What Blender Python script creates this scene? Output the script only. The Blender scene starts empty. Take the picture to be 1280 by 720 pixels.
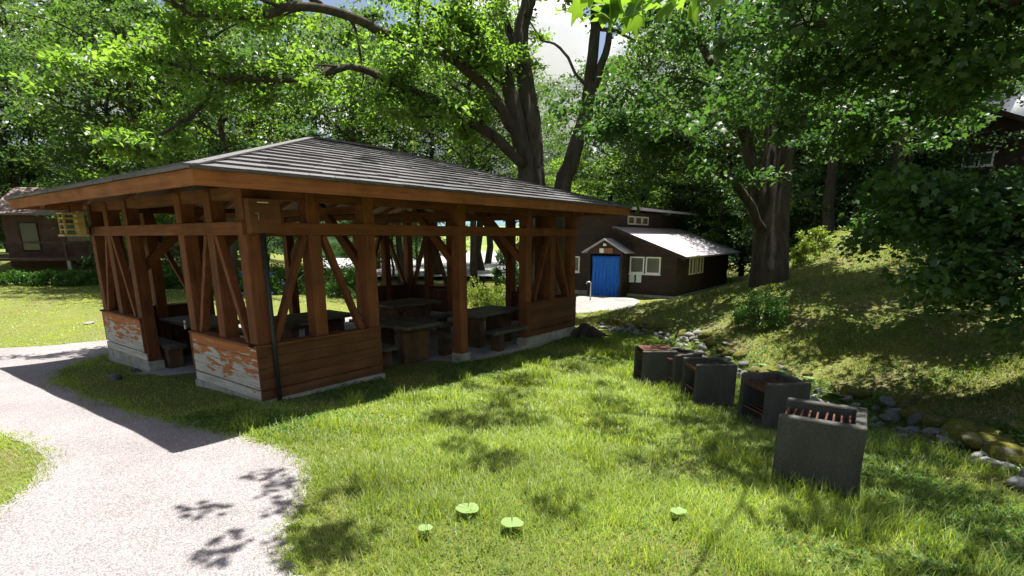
import bpy, bmesh, math, random
import numpy as np
from mathutils import Vector, Matrix
from mathutils.geometry import delaunay_2d_cdt
random.seed(7); rng = np.random.default_rng(11)
R = math.radians
scene = bpy.context.scene
col = scene.collection

# ------------------------------------------------------------------ camera, sky, sun, exposure
CAM = np.array([-3.105, -6.225, 1.975])
PITCH, YAW, FPX, CYP = R(13.405), R(-52.259), 674.5, 457.4
FW = np.array([math.cos(PITCH) * -math.sin(YAW), math.cos(PITCH) * math.cos(YAW), -math.sin(PITCH)])
RT = np.array([math.cos(YAW), math.sin(YAW), 0.0])
UP = np.cross(RT, FW)
cd = bpy.data.cameras.new('camera')
cd.sensor_width = 36; cd.sensor_fit = 'HORIZONTAL'
cd.lens = FPX / 1280 * 36; cd.shift_y = (CYP - 360) / 1280
cd.clip_start = 0.05; cd.clip_end = 3000
camo = bpy.data.objects.new('camera', cd); col.objects.link(camo)
M = Matrix.Identity(4)
for i in range(3):
    M[i][0], M[i][1], M[i][2], M[i][3] = RT[i], UP[i], -FW[i], CAM[i]
camo.matrix_world = M
scene.camera = camo

SUN_EL, SUN_AZ = R(78), R(15)
SUN = np.array([math.cos(SUN_EL) * math.cos(SUN_AZ), math.cos(SUN_EL) * math.sin(SUN_AZ), math.sin(SUN_EL)])
w = bpy.data.worlds.new('World'); scene.world = w; w.use_nodes = True
nt = w.node_tree; nt.nodes.clear()
sky = nt.nodes.new('ShaderNodeTexSky'); sky.sky_type = 'NISHITA'; sky.sun_disc = False
sky.sun_elevation = SUN_EL; sky.sun_rotation = R(90) - SUN_AZ
sky.air_density = 1.0; sky.dust_density = 3.0; sky.ozone_density = 1.0
bg = nt.nodes.new('ShaderNodeBackground'); bg.inputs['Strength'].default_value = 0.05
out = nt.nodes.new('ShaderNodeOutputWorld')
nt.links.new(sky.outputs[0], bg.inputs[0]); nt.links.new(bg.outputs[0], out.inputs[0])
sl = bpy.data.lights.new('sun', 'SUN'); sl.energy = 5.0; sl.angle = R(0.53); sl.color = (1.0, 0.965, 0.9)
so = bpy.data.objects.new('sun', sl); col.objects.link(so)
so.rotation_euler = Vector(SUN).to_track_quat('Z', 'Y').to_euler()
scene.view_settings.view_transform = 'Standard'; scene.view_settings.look = 'None'
scene.view_settings.gamma = 1.0; scene.view_settings.use_curve_mapping = False
scene.view_settings.exposure = 1.55
scene.render.engine = 'CYCLES'
scene.render.resolution_x = 1024; scene.render.resolution_y = 576
scene.cycles.max_bounces = 6; scene.cycles.transparent_max_bounces = 8

# ------------------------------------------------------------------ helpers
def at(px, py, d):
    return CAM + (FW + RT * (px - 640) / FPX + UP * (CYP - py) / FPX) * d

def sstep(a, b, x):
    t = np.clip((np.asarray(x, float) - a) / (b - a), 0, 1); return t * t * (3 - 2 * t)

def tag(o, label=None, cat=None, group=None, kind=None):
    if label: o['label'] = label
    if cat: o['category'] = cat
    if group: o['group'] = group
    if kind: o['kind'] = kind
    return o

def empty(name, loc=(0, 0, 0), rz=0.0):
    o = bpy.data.objects.new(name, None); col.objects.link(o)
    o.location = loc; o.rotation_euler = (0, 0, rz); o.empty_display_size = 0.2
    return o

def link(name, me, m, parent=None):
    o = bpy.data.objects.new(name, me)
    if m is not None and not me.materials: me.materials.append(m)
    col.objects.link(o)
    if parent is not None: o.parent = parent
    return o

def copy_tree(o, parent=None):
    c = o.copy(); col.objects.link(c); c.parent = parent
    for ch in list(o.children): copy_tree(ch, c)
    return c

class MB:
    def __init__(s): s.v = []; s.f = []
    def add(s, vs, fs):
        n = len(s.v); s.v += [tuple(map(float, v)) for v in vs]; s.f += [tuple(i + n for i in f) for f in fs]; return s
    def hexa(s, p):   # 8 points: bottom 0-3, top 4-7
        return s.add(p, [(0, 3, 2, 1), (4, 5, 6, 7), (0, 1, 5, 4), (1, 2, 6, 5), (2, 3, 7, 6), (3, 0, 4, 7)])
    def box(s, x0, x1, y0, y1, z0, z1):
        return s.hexa([(x0, y0, z0), (x1, y0, z0), (x1, y1, z0), (x0, y1, z0), (x0, y0, z1), (x1, y0, z1), (x1, y1, z1), (x0, y1, z1)])
    def bar(s, a, b, wd, ht, up=(0, 0, 1)):
        a = Vector(a); b = Vector(b); d = (b - a).normalized(); sd = d.cross(Vector(up))
        if sd.length < 1e-4: sd = d.cross(Vector((1, 0, 0)))
        sd.normalize(); u = sd.cross(d); sd = sd * wd / 2; u = u * ht / 2
        return s.hexa([a - sd - u, a + sd - u, b + sd - u, b - sd - u, a - sd + u, a + sd + u, b + sd + u, b - sd + u])
    def tube(s, pts, rad, n=8, cap=True):
        pts = [Vector(p) for p in pts]; k0 = len(s.v); m = len(pts)
        if not hasattr(rad, '__len__'): rad = [rad] * m
        ref = Vector((0.31, 0.93, 0.17))
        for i, p in enumerate(pts):
            d = (pts[min(i + 1, m - 1)] - pts[max(i - 1, 0)]).normalized()
            a = d.cross(ref)
            if a.length < 0.05: a = d.cross(Vector((1, 0, 0)))
            a.normalize(); b = d.cross(a)
            for k in range(n):
                t = 2 * math.pi * k / n
                q = p + (a * math.cos(t) + b * math.sin(t)) * rad[i]; s.v.append(tuple(q))
        for i in range(m - 1):
            for k in range(n):
                s.f.append((k0 + i * n + k, k0 + i * n + (k + 1) % n, k0 + (i + 1) * n + (k + 1) % n, k0 + (i + 1) * n + k))
        if cap:
            s.f.append(tuple(k0 + k for k in range(n))[::-1]); s.f.append(tuple(k0 + (m - 1) * n + k for k in range(n)))
        return s
    def mesh(s, name, smooth=False):
        me = bpy.data.meshes.new(name); me.from_pydata(s.v, [], s.f)
        bm = bmesh.new(); bm.from_mesh(me); bmesh.ops.recalc_face_normals(bm, faces=bm.faces); bm.to_mesh(me); bm.free()
        if smooth: me.polygons.foreach_set('use_smooth', [True] * len(me.polygons))
        return me
    def build(s, name, m, parent=None, smooth=False, bev=0):
        o = link(name, s.mesh(name, smooth), m, parent)
        if bev:
            b = o.modifiers.new('bevel', 'BEVEL'); b.width = bev; b.segments = 2; b.limit_method = 'ANGLE'
        return o

def fast_mesh(name, verts, faces, smooth=False):
    """verts (N,3), faces (F,k) numpy, all faces of k corners"""
    me = bpy.data.meshes.new(name); nv, (nf, k) = len(verts), faces.shape
    me.vertices.add(nv); me.vertices.foreach_set('co', np.ascontiguousarray(verts, np.float32).ravel())
    me.loops.add(nf * k); me.loops.foreach_set('vertex_index', np.ascontiguousarray(faces, np.int32).ravel())
    me.polygons.add(nf); me.polygons.foreach_set('loop_start', np.arange(0, nf * k, k, dtype=np.int32))
    me.update(calc_edges=True)
    if smooth: me.polygons.foreach_set('use_smooth', np.ones(nf, bool))
    return me

# ------------------------------------------------------------------ materials
def new_mat(name):
    m = bpy.data.materials.new(name); m.use_nodes = True; t = m.node_tree; t.nodes.clear()
    o = t.nodes.new('ShaderNodeOutputMaterial'); return m, t, o

def nz(t, scale, stretch=(1, 1, 1), detail=4, rough=0.55, coord='Object', distort=0.0):
    tc = t.nodes.new('ShaderNodeTexCoord'); mp = t.nodes.new('ShaderNodeMapping')
    mp.inputs['Scale'].default_value = stretch
    n = t.nodes.new('ShaderNodeTexNoise'); n.inputs['Scale'].default_value = scale
    n.inputs['Detail'].default_value = detail; n.inputs['Roughness'].default_value = rough; n.inputs['Distortion'].default_value = distort
    t.links.new(tc.outputs[coord], mp.inputs[0]); t.links.new(mp.outputs[0], n.inputs['Vector'])
    return n.outputs['Fac']

def ramp(t, fac, stops):
    r = t.nodes.new('ShaderNodeValToRGB'); e = r.color_ramp.elements
    while len(e) < len(stops): e.new(0.5)
    for k, (p, c) in enumerate(stops):
        e[k].position = p; e[k].color = (c, c, c, 1) if not hasattr(c, '__len__') else (*c, 1)
    t.links.new(fac, r.inputs[0]); return r.outputs[0]

def mixc(t, fac, a, b, mode='MIX'):
    n = t.nodes.new('ShaderNodeMix'); n.data_type = 'RGBA'; n.blend_type = mode
    for sock, v in ((n.inputs[0], fac), (n.inputs[6], a), (n.inputs[7], b)):
        if hasattr(v, 'is_linked') or hasattr(v, 'node'): t.links.new(v, sock)
        else: sock.default_value = v if not hasattr(v, '__len__') else (*v, 1)
    return n.outputs[2]

def bump(t, h, strength=0.5, dist=0.02):
    b = t.nodes.new('ShaderNodeBump'); b.inputs['Strength'].default_value = strength; b.inputs['Distance'].default_value = dist
    t.links.new(h, b.inputs['Height']); return b.outputs[0]

def pbr(name, colf, rough=0.8, bmp=None, spec=0.3, metal=0.0):
    m, t, o = new_mat(name); p = t.nodes.new('ShaderNodeBsdfPrincipled')
    c = colf(t) if callable(colf) else colf
    if hasattr(c, 'node'): t.links.new(c, p.inputs['Base Color'])
    else: p.inputs['Base Color'].default_value = (*c, 1)
    p.inputs['Roughness'].default_value = rough; p.inputs['Specular IOR Level'].default_value = spec; p.inputs['Metallic'].default_value = metal
    if bmp: t.links.new(bmp(t), p.inputs['Normal'])
    t.links.new(p.outputs[0], o.inputs[0]); return m

def two(c1, c2, scale, stretch=(1, 1, 1), lo=0.35, hi=0.65, detail=5, coord='Object'):
    return lambda t: ramp(t, nz(t, scale, stretch, detail, coord=coord), [(lo, c1), (hi, c2)])

def objrand(t, c, lo=0.75, hi=1.2):
    oi = t.nodes.new('ShaderNodeObjectInfo'); r = ramp(t, oi.outputs['Random'], [(0, lo), (1, hi)])
    return mixc(t, 1.0, c, r, 'MULTIPLY')

def wood(name, c1, c2, stretch, rough=0.75, scale=1.0):
    def cf(t):
        a = ramp(t, nz(t, scale, stretch, 6, 0.65), [(0.3, c1), (0.7, c2)])
        k = ramp(t, nz(t, 2.3, (1, 1, 1), 3), [(0.3, 0.65), (0.75, 1.15)])
        return objrand(t, mixc(t, 1.0, a, k, 'MULTIPLY'), 0.8, 1.15)
    return pbr(name, cf, rough, lambda t: bump(t, nz(t, scale, stretch, 6, 0.7), 0.5, 0.006), 0.25)

def peel(name, stretch):
    def cf(t):
        a = ramp(t, nz(t, 1.0, stretch, 5, 0.6), [(0.3, (0.30, 0.10, 0.035)), (0.7, (0.42, 0.165, 0.06))])
        g = ramp(t, nz(t, 1.3, stretch, 4, 0.6), [(0.3, (0.30, 0.29, 0.26)), (0.7, (0.55, 0.54, 0.49))])
        n = nz(t, 2.6, (1.1, 1.1, 5.0), 6, 0.62, distort=0.4)
        geo = t.nodes.new('ShaderNodeTexCoord'); sx = t.nodes.new('ShaderNodeSeparateXYZ'); t.links.new(geo.outputs['Object'], sx.inputs[0])
        ad = t.nodes.new('ShaderNodeMath'); ad.operation = 'MULTIPLY_ADD'; t.links.new(sx.outputs[2], ad.inputs[0]); ad.inputs[1].default_value = -0.42
        t.links.new(n, ad.inputs[2])
        mk = ramp(t, ad.outputs[0], [(0.30, 0.0), (0.345, 1.0)])
        return mixc(t, mk, a, g)
    return pbr(name, cf, 0.85, lambda t: bump(t, nz(t, 2.6, (1.1, 1.1, 5.0), 6, 0.62, distort=0.4), 0.5, 0.008), 0.2)

def leaf_mat(name, c_lo, c_hi, tr=0.5, tcol=(1.5, 1.55, 0.45), gloss=0.025, rough=0.45):
    m, t, o = new_mat(name)
    g = t.nodes.new('ShaderNodeNewGeometry')
    c = ramp(t, g.outputs['Random Per Island'], [(0.0, c_lo), (1.0, c_hi)])
    k = ramp(t, nz(t, 0.7, detail=2), [(0.3, 0.75), (0.7, 1.25)])
    c = mixc(t, 1.0, c, k, 'MULTIPLY')
    ct = mixc(t, 1.0, c, tcol, 'MULTIPLY')
    d = t.nodes.new('ShaderNodeBsdfDiffuse'); tl = t.nodes.new('ShaderNodeBsdfTranslucent'); gl = t.nodes.new('ShaderNodeBsdfGlossy')
    gl.inputs['Roughness'].default_value = rough; gl.inputs['Color'].default_value = (1, 1, 1, 1)
    t.links.new(c, d.inputs[0]); t.links.new(ct, tl.inputs[0])
    m1 = t.nodes.new('ShaderNodeMixShader'); m1.inputs[0].default_value = tr
    t.links.new(d.outputs[0], m1.inputs[1]); t.links.new(tl.outputs[0], m1.inputs[2])
    m2 = t.nodes.new('ShaderNodeMixShader'); m2.inputs[0].default_value = gloss
    t.links.new(m1.outputs[0], m2.inputs[1]); t.links.new(gl.outputs[0], m2.inputs[2])
    t.links.new(m2.outputs[0], o.inputs[0]); return m

WO1, WO2 = (0.105, 0.033, 0.013), (0.205, 0.074, 0.028)
MT = {}
MT['post'] = wood('stained_post_wood', WO1, WO2, (22, 22, 1.6))
MT['beam'] = wood('stained_beam_wood', WO1, (0.215, 0.078, 0.030), (1.6, 1.6, 24))
MT['fascia'] = wood('stained_fascia_wood', (0.21, 0.066, 0.022), (0.37, 0.138, 0.048), (1.3, 1.3, 20))
MT['board'] = wood('stained_wall_board', (0.085, 0.034, 0.017), (0.155, 0.066, 0.030), (1.6, 1.6, 22))
MT['peel'] = peel('peeling_wall_board', (1.5, 1.5, 24))
MT['deck'] = wood('dark_roof_boarding', (0.05, 0.024, 0.014), (0.09, 0.043, 0.024), (3, 3, 3))
MT['table'] = wood('grey_table_wood', (0.05, 0.046, 0.042), (0.13, 0.12, 0.11), (6, 6, 6), 0.5)
MT['log'] = wood('brown_bench_wood', (0.06, 0.034, 0.02), (0.12, 0.07, 0.04), (5, 5, 5))
MT['conc'] = pbr('weathered_concrete', lambda t: mixc(t, ramp(t, nz(t, 1.6, detail=6), [(0.45, 0.0), (0.75, 0.7)]),
                 ramp(t, nz(t, 9, detail=6), [(0.3, (0.25, 0.24, 0.21)), (0.7, (0.40, 0.39, 0.35))]), (0.10, 0.115, 0.06)),
                 0.9, lambda t: bump(t, nz(t, 30, detail=6), 0.5, 0.01), 0.2)
MT['slab'] = pbr('floor_concrete', two((0.20, 0.19, 0.18), (0.30, 0.29, 0.28), 3), 0.9, lambda t: bump(t, nz(t, 40), 0.3, 0.005), 0.2)
MT['grillc'] = pbr('sooty_concrete', lambda t: mixc(t, ramp(t, nz(t, 3.0, (1, 1, 0.35), 6, 0.65), [(0.35, 0.0), (0.7, 1.0)]),
                   ramp(t, nz(t, 55, detail=7, rough=.7), [(0.3, (0.055, 0.055, 0.050)), (0.5, (0.085, 0.085, 0.077)), (0.75, (0.15, 0.15, 0.137))]), (0.048, 0.046, 0.038)),
                   0.95, lambda t: bump(t, nz(t, 60, detail=8, rough=0.75), 0.8, 0.012), 0.15)
MT['rust'] = pbr('rusty_iron', two((0.055, 0.024, 0.016), (0.13, 0.052, 0.030), 25), 0.8, lambda t: bump(t, nz(t, 90), 0.5, 0.004), 0.3, 0.2)
MT['black'] = pbr('black_pipe', (0.025, 0.025, 0.026), 0.5)
MT['white'] = pbr('white_paint', (0.72, 0.72, 0.70), 0.6)
MT['steel'] = pbr('grey_steel', two((0.30, 0.30, 0.30), (0.45, 0.45, 0.45), 20), 0.45, None, 0.5, 0.6)
MT['shingle'] = pbr('grey_shingle', lambda t: objrand(t, mixc(t, 0.6, ramp(t, nz(t, 60, detail=3), [(0.3, (0.045, 0.043, 0.047)), (0.7, (0.10, 0.095, 0.10))]),
                    ramp(t, t.nodes.new('ShaderNodeNewGeometry').outputs['Random Per Island'], [(0, (0.045, 0.042, 0.045)), (1, (0.125, 0.115, 0.117))])), 0.85, 1.15),
                    0.62, lambda t: bump(t, nz(t, 120), 0.35, 0.004), 0.4)
MT['bark'] = pbr('tree_bark', lambda t: mixc(t, ramp(t, nz(t, 1.2, detail=5), [(0.5, 0.0), (0.75, 0.55)]),
                 ramp(t, nz(t, 5, (1, 1, 0.25), 8, 0.7), [(0.3, (0.025, 0.020, 0.016)), (0.7, (0.10, 0.082, 0.066))]), (0.055, 0.065, 0.04)),
                 0.95, lambda t: bump(t, nz(t, 7, (1, 1, 0.22), 8, 0.75), 1.0, 0.06), 0.1)
MT['leaf_main'] = leaf_mat('main_tree_leaf', (0.062, 0.128, 0.026), (0.125, 0.200, 0.045), 0.6, (1.95, 2.0, 0.75))
MT['leaf_mid'] = leaf_mat('wood_tree_leaf', (0.030, 0.072, 0.022), (0.080, 0.140, 0.040), 0.5, (1.9, 1.85, 0.75))
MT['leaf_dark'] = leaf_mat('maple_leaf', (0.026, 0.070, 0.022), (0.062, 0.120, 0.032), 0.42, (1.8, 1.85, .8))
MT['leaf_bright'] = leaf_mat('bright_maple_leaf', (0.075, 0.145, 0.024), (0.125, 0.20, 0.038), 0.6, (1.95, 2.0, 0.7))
MT['leaf_azalea'] = leaf_mat('azalea_leaf', (0.11, 0.17, 0.018), (0.20, 0.25, 0.03), 0.4)
MT['leaf_bush'] = leaf_mat('bush_leaf', (0.035, 0.10, 0.020), (0.075, 0.17, 0.028), 0.4)
MT['grass'] = leaf_mat('grass_blade', (0.12, 0.20, 0.026), (0.29, 0.345, 0.06), 0.5, (1.7, 1.65, 0.6), 0.03, 0.5)
MT['bankgrass'] = leaf_mat('bank_grass_blade', (0.095, 0.135, 0.026), (0.25, 0.26, 0.065), 0.45, (1.5, 1.5, 0.55), 0.03, 0.5)
MT['clover'] = leaf_mat('clover_leaf', (0.040, 0.11, 0.022), (0.09, 0.18, 0.035), 0.4, gloss=0.012)
MT['fuki'] = leaf_mat('butterbur_leaf', (0.17, 0.27, 0.08), (0.22, 0.32, 0.11), 0.35, (1.3, 1.3, .8))
MT['petal'] = pbr('blue_petal', (0.12, 0.17, 0.62), 0.7)
MT['litter'] = pbr('dry_leaf', lambda t: ramp(t, t.nodes.new('ShaderNodeNewGeometry').outputs['Random Per Island'],
                   [(0, (0.08, 0.05, 0.025)), (0.7, (0.17, 0.12, 0.07)), (1, (0.28, 0.24, 0.18))]), 0.9)
MT['stone'] = pbr('river_stone', lambda t: objrand(t, ramp(t, nz(t, 6, detail=6), [(0.3, (0.10, 0.098, 0.09)), (0.7, (0.26, 0.255, 0.24))]), 0.5, 1.3),
                  0.85, lambda t: bump(t, nz(t, 25, detail=6), 0.4, 0.01), 0.25)
MT['moss'] = pbr('mossy_stone', lambda t: mixc(t, ramp(t, nz(t, 4, detail=5), [(0.52, 0.0), (0.66, 1.0)]),
                 ramp(t, nz(t, 22, detail=5), [(0.3, (0.055, 0.065, 0.012)), (0.7, (0.17, 0.155, 0.026))]), (0.16, 0.15, 0.13)), 0.95,
                 lambda t: bump(t, nz(t, 60, detail=5), 0.8, 0.02), 0.1)
MT['darkwall'] = wood('dark_brown_siding', (0.030, 0.019, 0.015), (0.060, 0.038, 0.030), (0.8, 0.8, 9), 0.7)
MT['redwall'] = wood('reddish_siding', (0.075, 0.042, 0.038), (0.115, 0.068, 0.062), (0.8, 0.8, 9), 0.8)
MT['metroof'] = pbr('grey_lilac_roof', two((0.36, 0.33, 0.355), (0.46, 0.425, 0.45), 5), 0.55, None, 0.4)
MT['brownroof'] = pbr('brown_roof', two((0.12, 0.085, 0.08), (0.19, 0.14, 0.13), 4), 0.6, None, 0.35)
MT['curtain'] = pbr('blue_cloth', two((0.012, 0.10, 0.42), (0.022, 0.15, 0.55), 4, (6, 6, 0.6)), 0.85)
MT['signwood'] = pbr('sign_wood', two((0.20, 0.09, 0.035), (0.30, 0.14, 0.05), 6), 0.7)
MT['glass'] = pbr('window_glass', (0.10, 0.105, 0.085), 0.12, None, 0.6)
MT['creamframe'] = pbr('cream_frame', (0.62, 0.56, 0.42), 0.6)
MT['paleframe'] = pbr('pale_frame', (0.70, 0.72, 0.72), 0.6)
MT['lantern'] = wood('pale_lantern_wood', (0.36, 0.25, 0.10), (0.55, 0.40, 0.17), (8, 8, 8))
MT['lamp'] = pbr('opal_glass', (0.8, 0.78, 0.72), 0.3)
MT['paper'] = pbr('notice_paper', two((0.45, 0.58, 0.52), (0.72, 0.75, 0.70), 9), 0.7)

def ground_col(t):
    g1 = ramp(t, nz(t, 14, detail=6, rough=0.7), [(0.3, (0.070, 0.095, 0.022)), (0.7, (0.19, 0.205, 0.058))])
    br = ramp(t, nz(t, 40, detail=5, rough=0.7), [(0.3, (0.10, 0.075, 0.042)), (0.7, (0.25, 0.20, 0.12))])
    ms = ramp(t, nz(t, 9, detail=6), [(0.3, (0.11, 0.115, 0.020)), (0.7, (0.23, 0.215, 0.045))])
    a = mixc(t, ramp(t, nz(t, 1.1, detail=7, rough=0.65), [(0.50, 0.0), (0.66, 0.8)]), g1, br)
    return mixc(t, ramp(t, nz(t, 0.75, (1, 1, 1), 6, 0.6, distort=0.3), [(0.55, 0.0), (0.68, 0.7)]), a, ms)
MT['ground'] = pbr('lawn_soil', ground_col, 1.0, lambda t: bump(t, nz(t, 28, detail=7, rough=0.75), 0.9, 0.04), 0.05)
def gravel_col(t):
    v = t.nodes.new('ShaderNodeTexVoronoi'); v.inputs['Scale'].default_value = 130
    tc = t.nodes.new('ShaderNodeTexCoord'); t.links.new(tc.outputs['Object'], v.inputs['Vector'])
    bw = t.nodes.new('ShaderNodeRGBToBW'); t.links.new(v.outputs['Color'], bw.inputs[0])
    a = ramp(t, bw.outputs[0], [(0.05, (0.105, 0.094, 0.096)), (0.5, (0.205, 0.186, 0.186)), (0.95, (0.33, 0.305, 0.30))])
    k = ramp(t, nz(t, 0.9, detail=6, rough=0.6), [(0.3, 0.82), (0.7, 1.12)])
    return mixc(t, 1.0, a, k, 'MULTIPLY')
def gravel_bump(t):
    v = t.nodes.new('ShaderNodeTexVoronoi'); v.inputs['Scale'].default_value = 130
    tc = t.nodes.new('ShaderNodeTexCoord'); t.links.new(tc.outputs['Object'], v.inputs['Vector'])
    return bump(t, v.outputs['Distance'], 0.6, 0.005)
MT['gravel'] = pbr('path_gravel', gravel_col, 0.95, gravel_bump, 0.15)
MT['yard'] = pbr('pale_yard', two((0.17, 0.16, 0.15), (0.25, 0.235, 0.22), 2), 0.95, lambda t: bump(t, nz(t, 30), .5, .02))
MT['bed'] = pbr('river_gravel', two((0.20, 0.20, 0.20), (0.34, 0.335, 0.33), 0.4, detail=8), 0.95)
MT['meadow'] = pbr('meadow', two((0.10, 0.15, 0.03), (0.20, 0.24, 0.06), 0.3, detail=8), 1.0)
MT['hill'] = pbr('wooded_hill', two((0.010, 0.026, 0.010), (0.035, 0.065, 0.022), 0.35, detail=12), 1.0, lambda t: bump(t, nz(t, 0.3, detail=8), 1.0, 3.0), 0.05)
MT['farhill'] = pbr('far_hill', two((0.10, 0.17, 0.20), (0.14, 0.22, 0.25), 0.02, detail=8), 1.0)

# ------------------------------------------------------------------ terrain
Q = np.array([(9.9, 1.6), (9.15, 0.5), (7.74, -2.25), (6.55, -3.85), (5.04, -5.75), (3.9, -6.35), (2.81, -7.06), (1.2, -8.2), (-1.5, -10.0)])
def ditch(x, y):
    """signed distance from the stone ditch line, positive on the bank side, and the parameter along it"""
    P = np.stack([x, y], -1); best = np.full(x.shape, 1e9); sg = np.ones(x.shape)
    for a, b in zip(Q[:-1], Q[1:]):
        d = b - a; L2 = d @ d; t = np.clip(((P - a) @ d) / L2, 0, 1)
        c = a + t[..., None] * d; dist = np.linalg.norm(P - c, axis=-1)
        cr = d[0] * (P[..., 1] - a[1]) - d[1] * (P[..., 0] - a[0])
        m = dist < best; best = np.where(m, dist, best); sg = np.where(m, np.sign(cr), sg)
    return best * sg
HX, HY = math.sin(-YAW), math.cos(YAW)
def terrain(x, y, rough=True):
    x = np.asarray(x, float); y = np.asarray(y, float)
    D = (x - CAM[0]) * HX + (y - CAM[1]) * HY; q = (x - CAM[0]) * HY - (y - CAM[1]) * HX
    z = np.interp(D, [-60, -5, 0, 6.26, 9, 12, 21, 30, 200, 900], [.6, .35, .25, 0, -.1, -.2, -.72, -.75, -.9, -1])
    z = z - .015 * np.clip(y, 0, 8)
    s = ditch(x, y)
    z = z - .34 * np.exp(-(s / 3.0) ** 2) * sstep(4, 7, D) * (1 - sstep(9, 11.5, D)) * (s < 0) - .34 * np.exp(-(s / 3.0) ** 2) * sstep(4, 7, D) * (1 - sstep(9, 11.5, D)) * (s >= 0)
    a = q / np.maximum(D, 3)
    # left lawn is level, then a low bank with a cabin
    lf = sstep(.25, .55, -a)
    z = z + lf * (.38 * sstep(12, 22, D) + 1.1 * sstep(31, 36, D))
    # bank and hillside to the right of the ditch
    sp = np.maximum(s, 0)
    g = np.interp(sp, [0, .15, .45, 3, 6, 9, 12, 30], [0, .05, .18, .86, 1.65, 2.6, 3.5, 6.2])
    cap = np.interp(a, [.0, .134, .30, .43, .53, .68, .89, 1.4], [.0, .45, 1.0, 1.65, 2.5, 3.4, 4.5, 5.3])
    fall = 1 - sstep(14.5, 18, D) * (1 - sstep(.42, .55, a))
    back = 1 - .35 * sstep(18, 21, D) * sstep(.42, .55, a) * (1 - sstep(.72, .85, a))
    h = np.minimum(g, cap) * fall * back
    h = h + sstep(.45, .8, a) * .16 * np.clip(D - 21, 0, 40)
    z = z + h * (s > 0)
    if rough:
        z = z + .012 * np.sin(3.1 * x + 1.3 * y) * np.sin(2.3 * y - .7 * x) + (s > 0) * sstep(0, 1.5, s) * (.05 * np.sin(1.9 * x + 2.2 * y) * np.sin(1.4 * y - 1.1 * x) + .02 * np.sin(5.1 * x) * np.sin(4.3 * y + 2))
    return z
def tz(x, y): return float(terrain(np.array([x]), np.array([y]))[0])
def ground_hit(px, py):
    d = FW + RT * (px - 640) / FPX + UP * (CYP - py) / FPX
    t = np.arange(2.5, 120, .02); P = CAM + d * t[:, None]
    k = np.argmax(P[:, 2] < terrain(P[:, 0], P[:, 1])); return P[k]

def axis(lo, hi, fine_lo, fine_hi, fine, coarse):
    v = list(np.arange(fine_lo, fine_hi, fine)); st = fine; u = fine_hi
    while u < hi: v.append(u); st = min(st * 1.18, coarse); u += st
    v.append(hi); st = fine; u = fine_lo - fine
    while u > lo: v.insert(0, u); st = min(st * 1.18, coarse); u -= st
    v.insert(0, lo); return np.array(v)
gx = axis(-300, 900, -6, 16, .16, 40); gy = axis(-300, 900, -12, 12, .16, 40)
XX, YY = np.meshgrid(gx, gy, indexing='ij'); ZZ = terrain(XX, YY)
nx, ny = XX.shape; idx = np.arange(nx * ny).reshape(nx, ny)
gf = np.stack([idx[:-1, :-1], idx[1:, :-1], idx[1:, 1:], idx[:-1, 1:]], -1).reshape(-1, 4)
tag(link('ground', fast_mesh('ground', np.stack([XX, YY, ZZ], -1).reshape(-1, 3), gf, True), MT['ground']), kind='structure')

def smooth_poly(pts, step=.12, jit=.0):
    pts = np.array(pts, float); n = len(pts); o = []
    for i in range(n):
        p0, p1, p2, p3 = pts[i - 1], pts[i], pts[(i + 1) % n], pts[(i + 2) % n]
        m = max(2, int(np.linalg.norm(p2 - p1) / step))
        for k in range(m):
            t = k / m
            o.append(.5 * ((2 * p1) + (-p0 + p2) * t + (2 * p0 - 5 * p1 + 4 * p2 - p3) * t * t + (-p0 + 3 * p1 - 3 * p2 + p3) * t ** 3))
    o = np.array(o)
    if jit: o = o + rng.normal(0, jit, o.shape)
    return o
def inside(poly, x, y):
    x = np.asarray(x); c = np.zeros(x.shape, bool); n = len(poly)
    for i in range(n):
        x0, y0 = poly[i - 1]; x1, y1 = poly[i]
        m = ((y0 > y) != (y1 > y)); 
        with np.errstate(divide='ignore', invalid='ignore'):
            xi = (x1 - x0) * (y - y0) / (y1 - y0 + 1e-12) + x0
        c ^= m & (x < xi)
    return c
def sheet(name, poly, m, lift=.012, grid=.3):
    lo, hi = poly.min(0), poly.max(0)
    gxx, gyy = np.meshgrid(np.arange(lo[0], hi[0], grid), np.arange(lo[1], hi[1], grid)); gxx, gyy = gxx.ravel(), gyy.ravel()
    k = inside(poly, gxx, gyy); P = np.concatenate([poly, np.stack([gxx[k], gyy[k]], -1)]); n = len(poly)
    vs, es, fs, *_ = delaunay_2d_cdt([Vector(p) for p in P], [(i, (i + 1) % n) for i in range(n)], [], 1, 1e-4)
    V = np.array([tuple(v) for v in vs]); z = terrain(V[:, 0], V[:, 1]) + lift
    me = bpy.data.meshes.new(name); me.from_pydata([(a, b, c) for (a, b), c in zip(V, z)], [], [tuple(f) for f in fs])
    me.polygons.foreach_set('use_smooth', [True] * len(me.polygons))
    return tag(link(name, me, m), kind='structure')

PATH = smooth_poly([(-2.0, -7.6), (-1.85, -4.6), (-1.62, -3.35), (-1.12, -2.75), (-.82, -2.3), (-.68, -1.6), (-.74, -.9), (-.98, .2), (-1.08, 1.5), (-1.12, 2.8),
                    (-1.08, 3.9), (-.75, 4.9), (-.1, 5.75), (1.2, 6.4), (4, 6.9), (8.5, 7.4), (12, 9), (12, 11.5), (8, 9.8), (4, 9.0), (1, 8.7), (-1.3, 9.2), (-4, 10.5), (-5.2, 9), (-3.3, 6.6), (-2.7, 4.4), (-2.42, 2.4),
                    (-2.2, 1.0), (-2.12, .1), (-2.22, -.5), (-2.55, -1.2), (-3.3, -1.9), (-4.8, -2.6), (-6.5, -4), (-6, -8)], .10, .022)
sheet('path', PATH, MT['gravel'], .008, .16)

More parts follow.
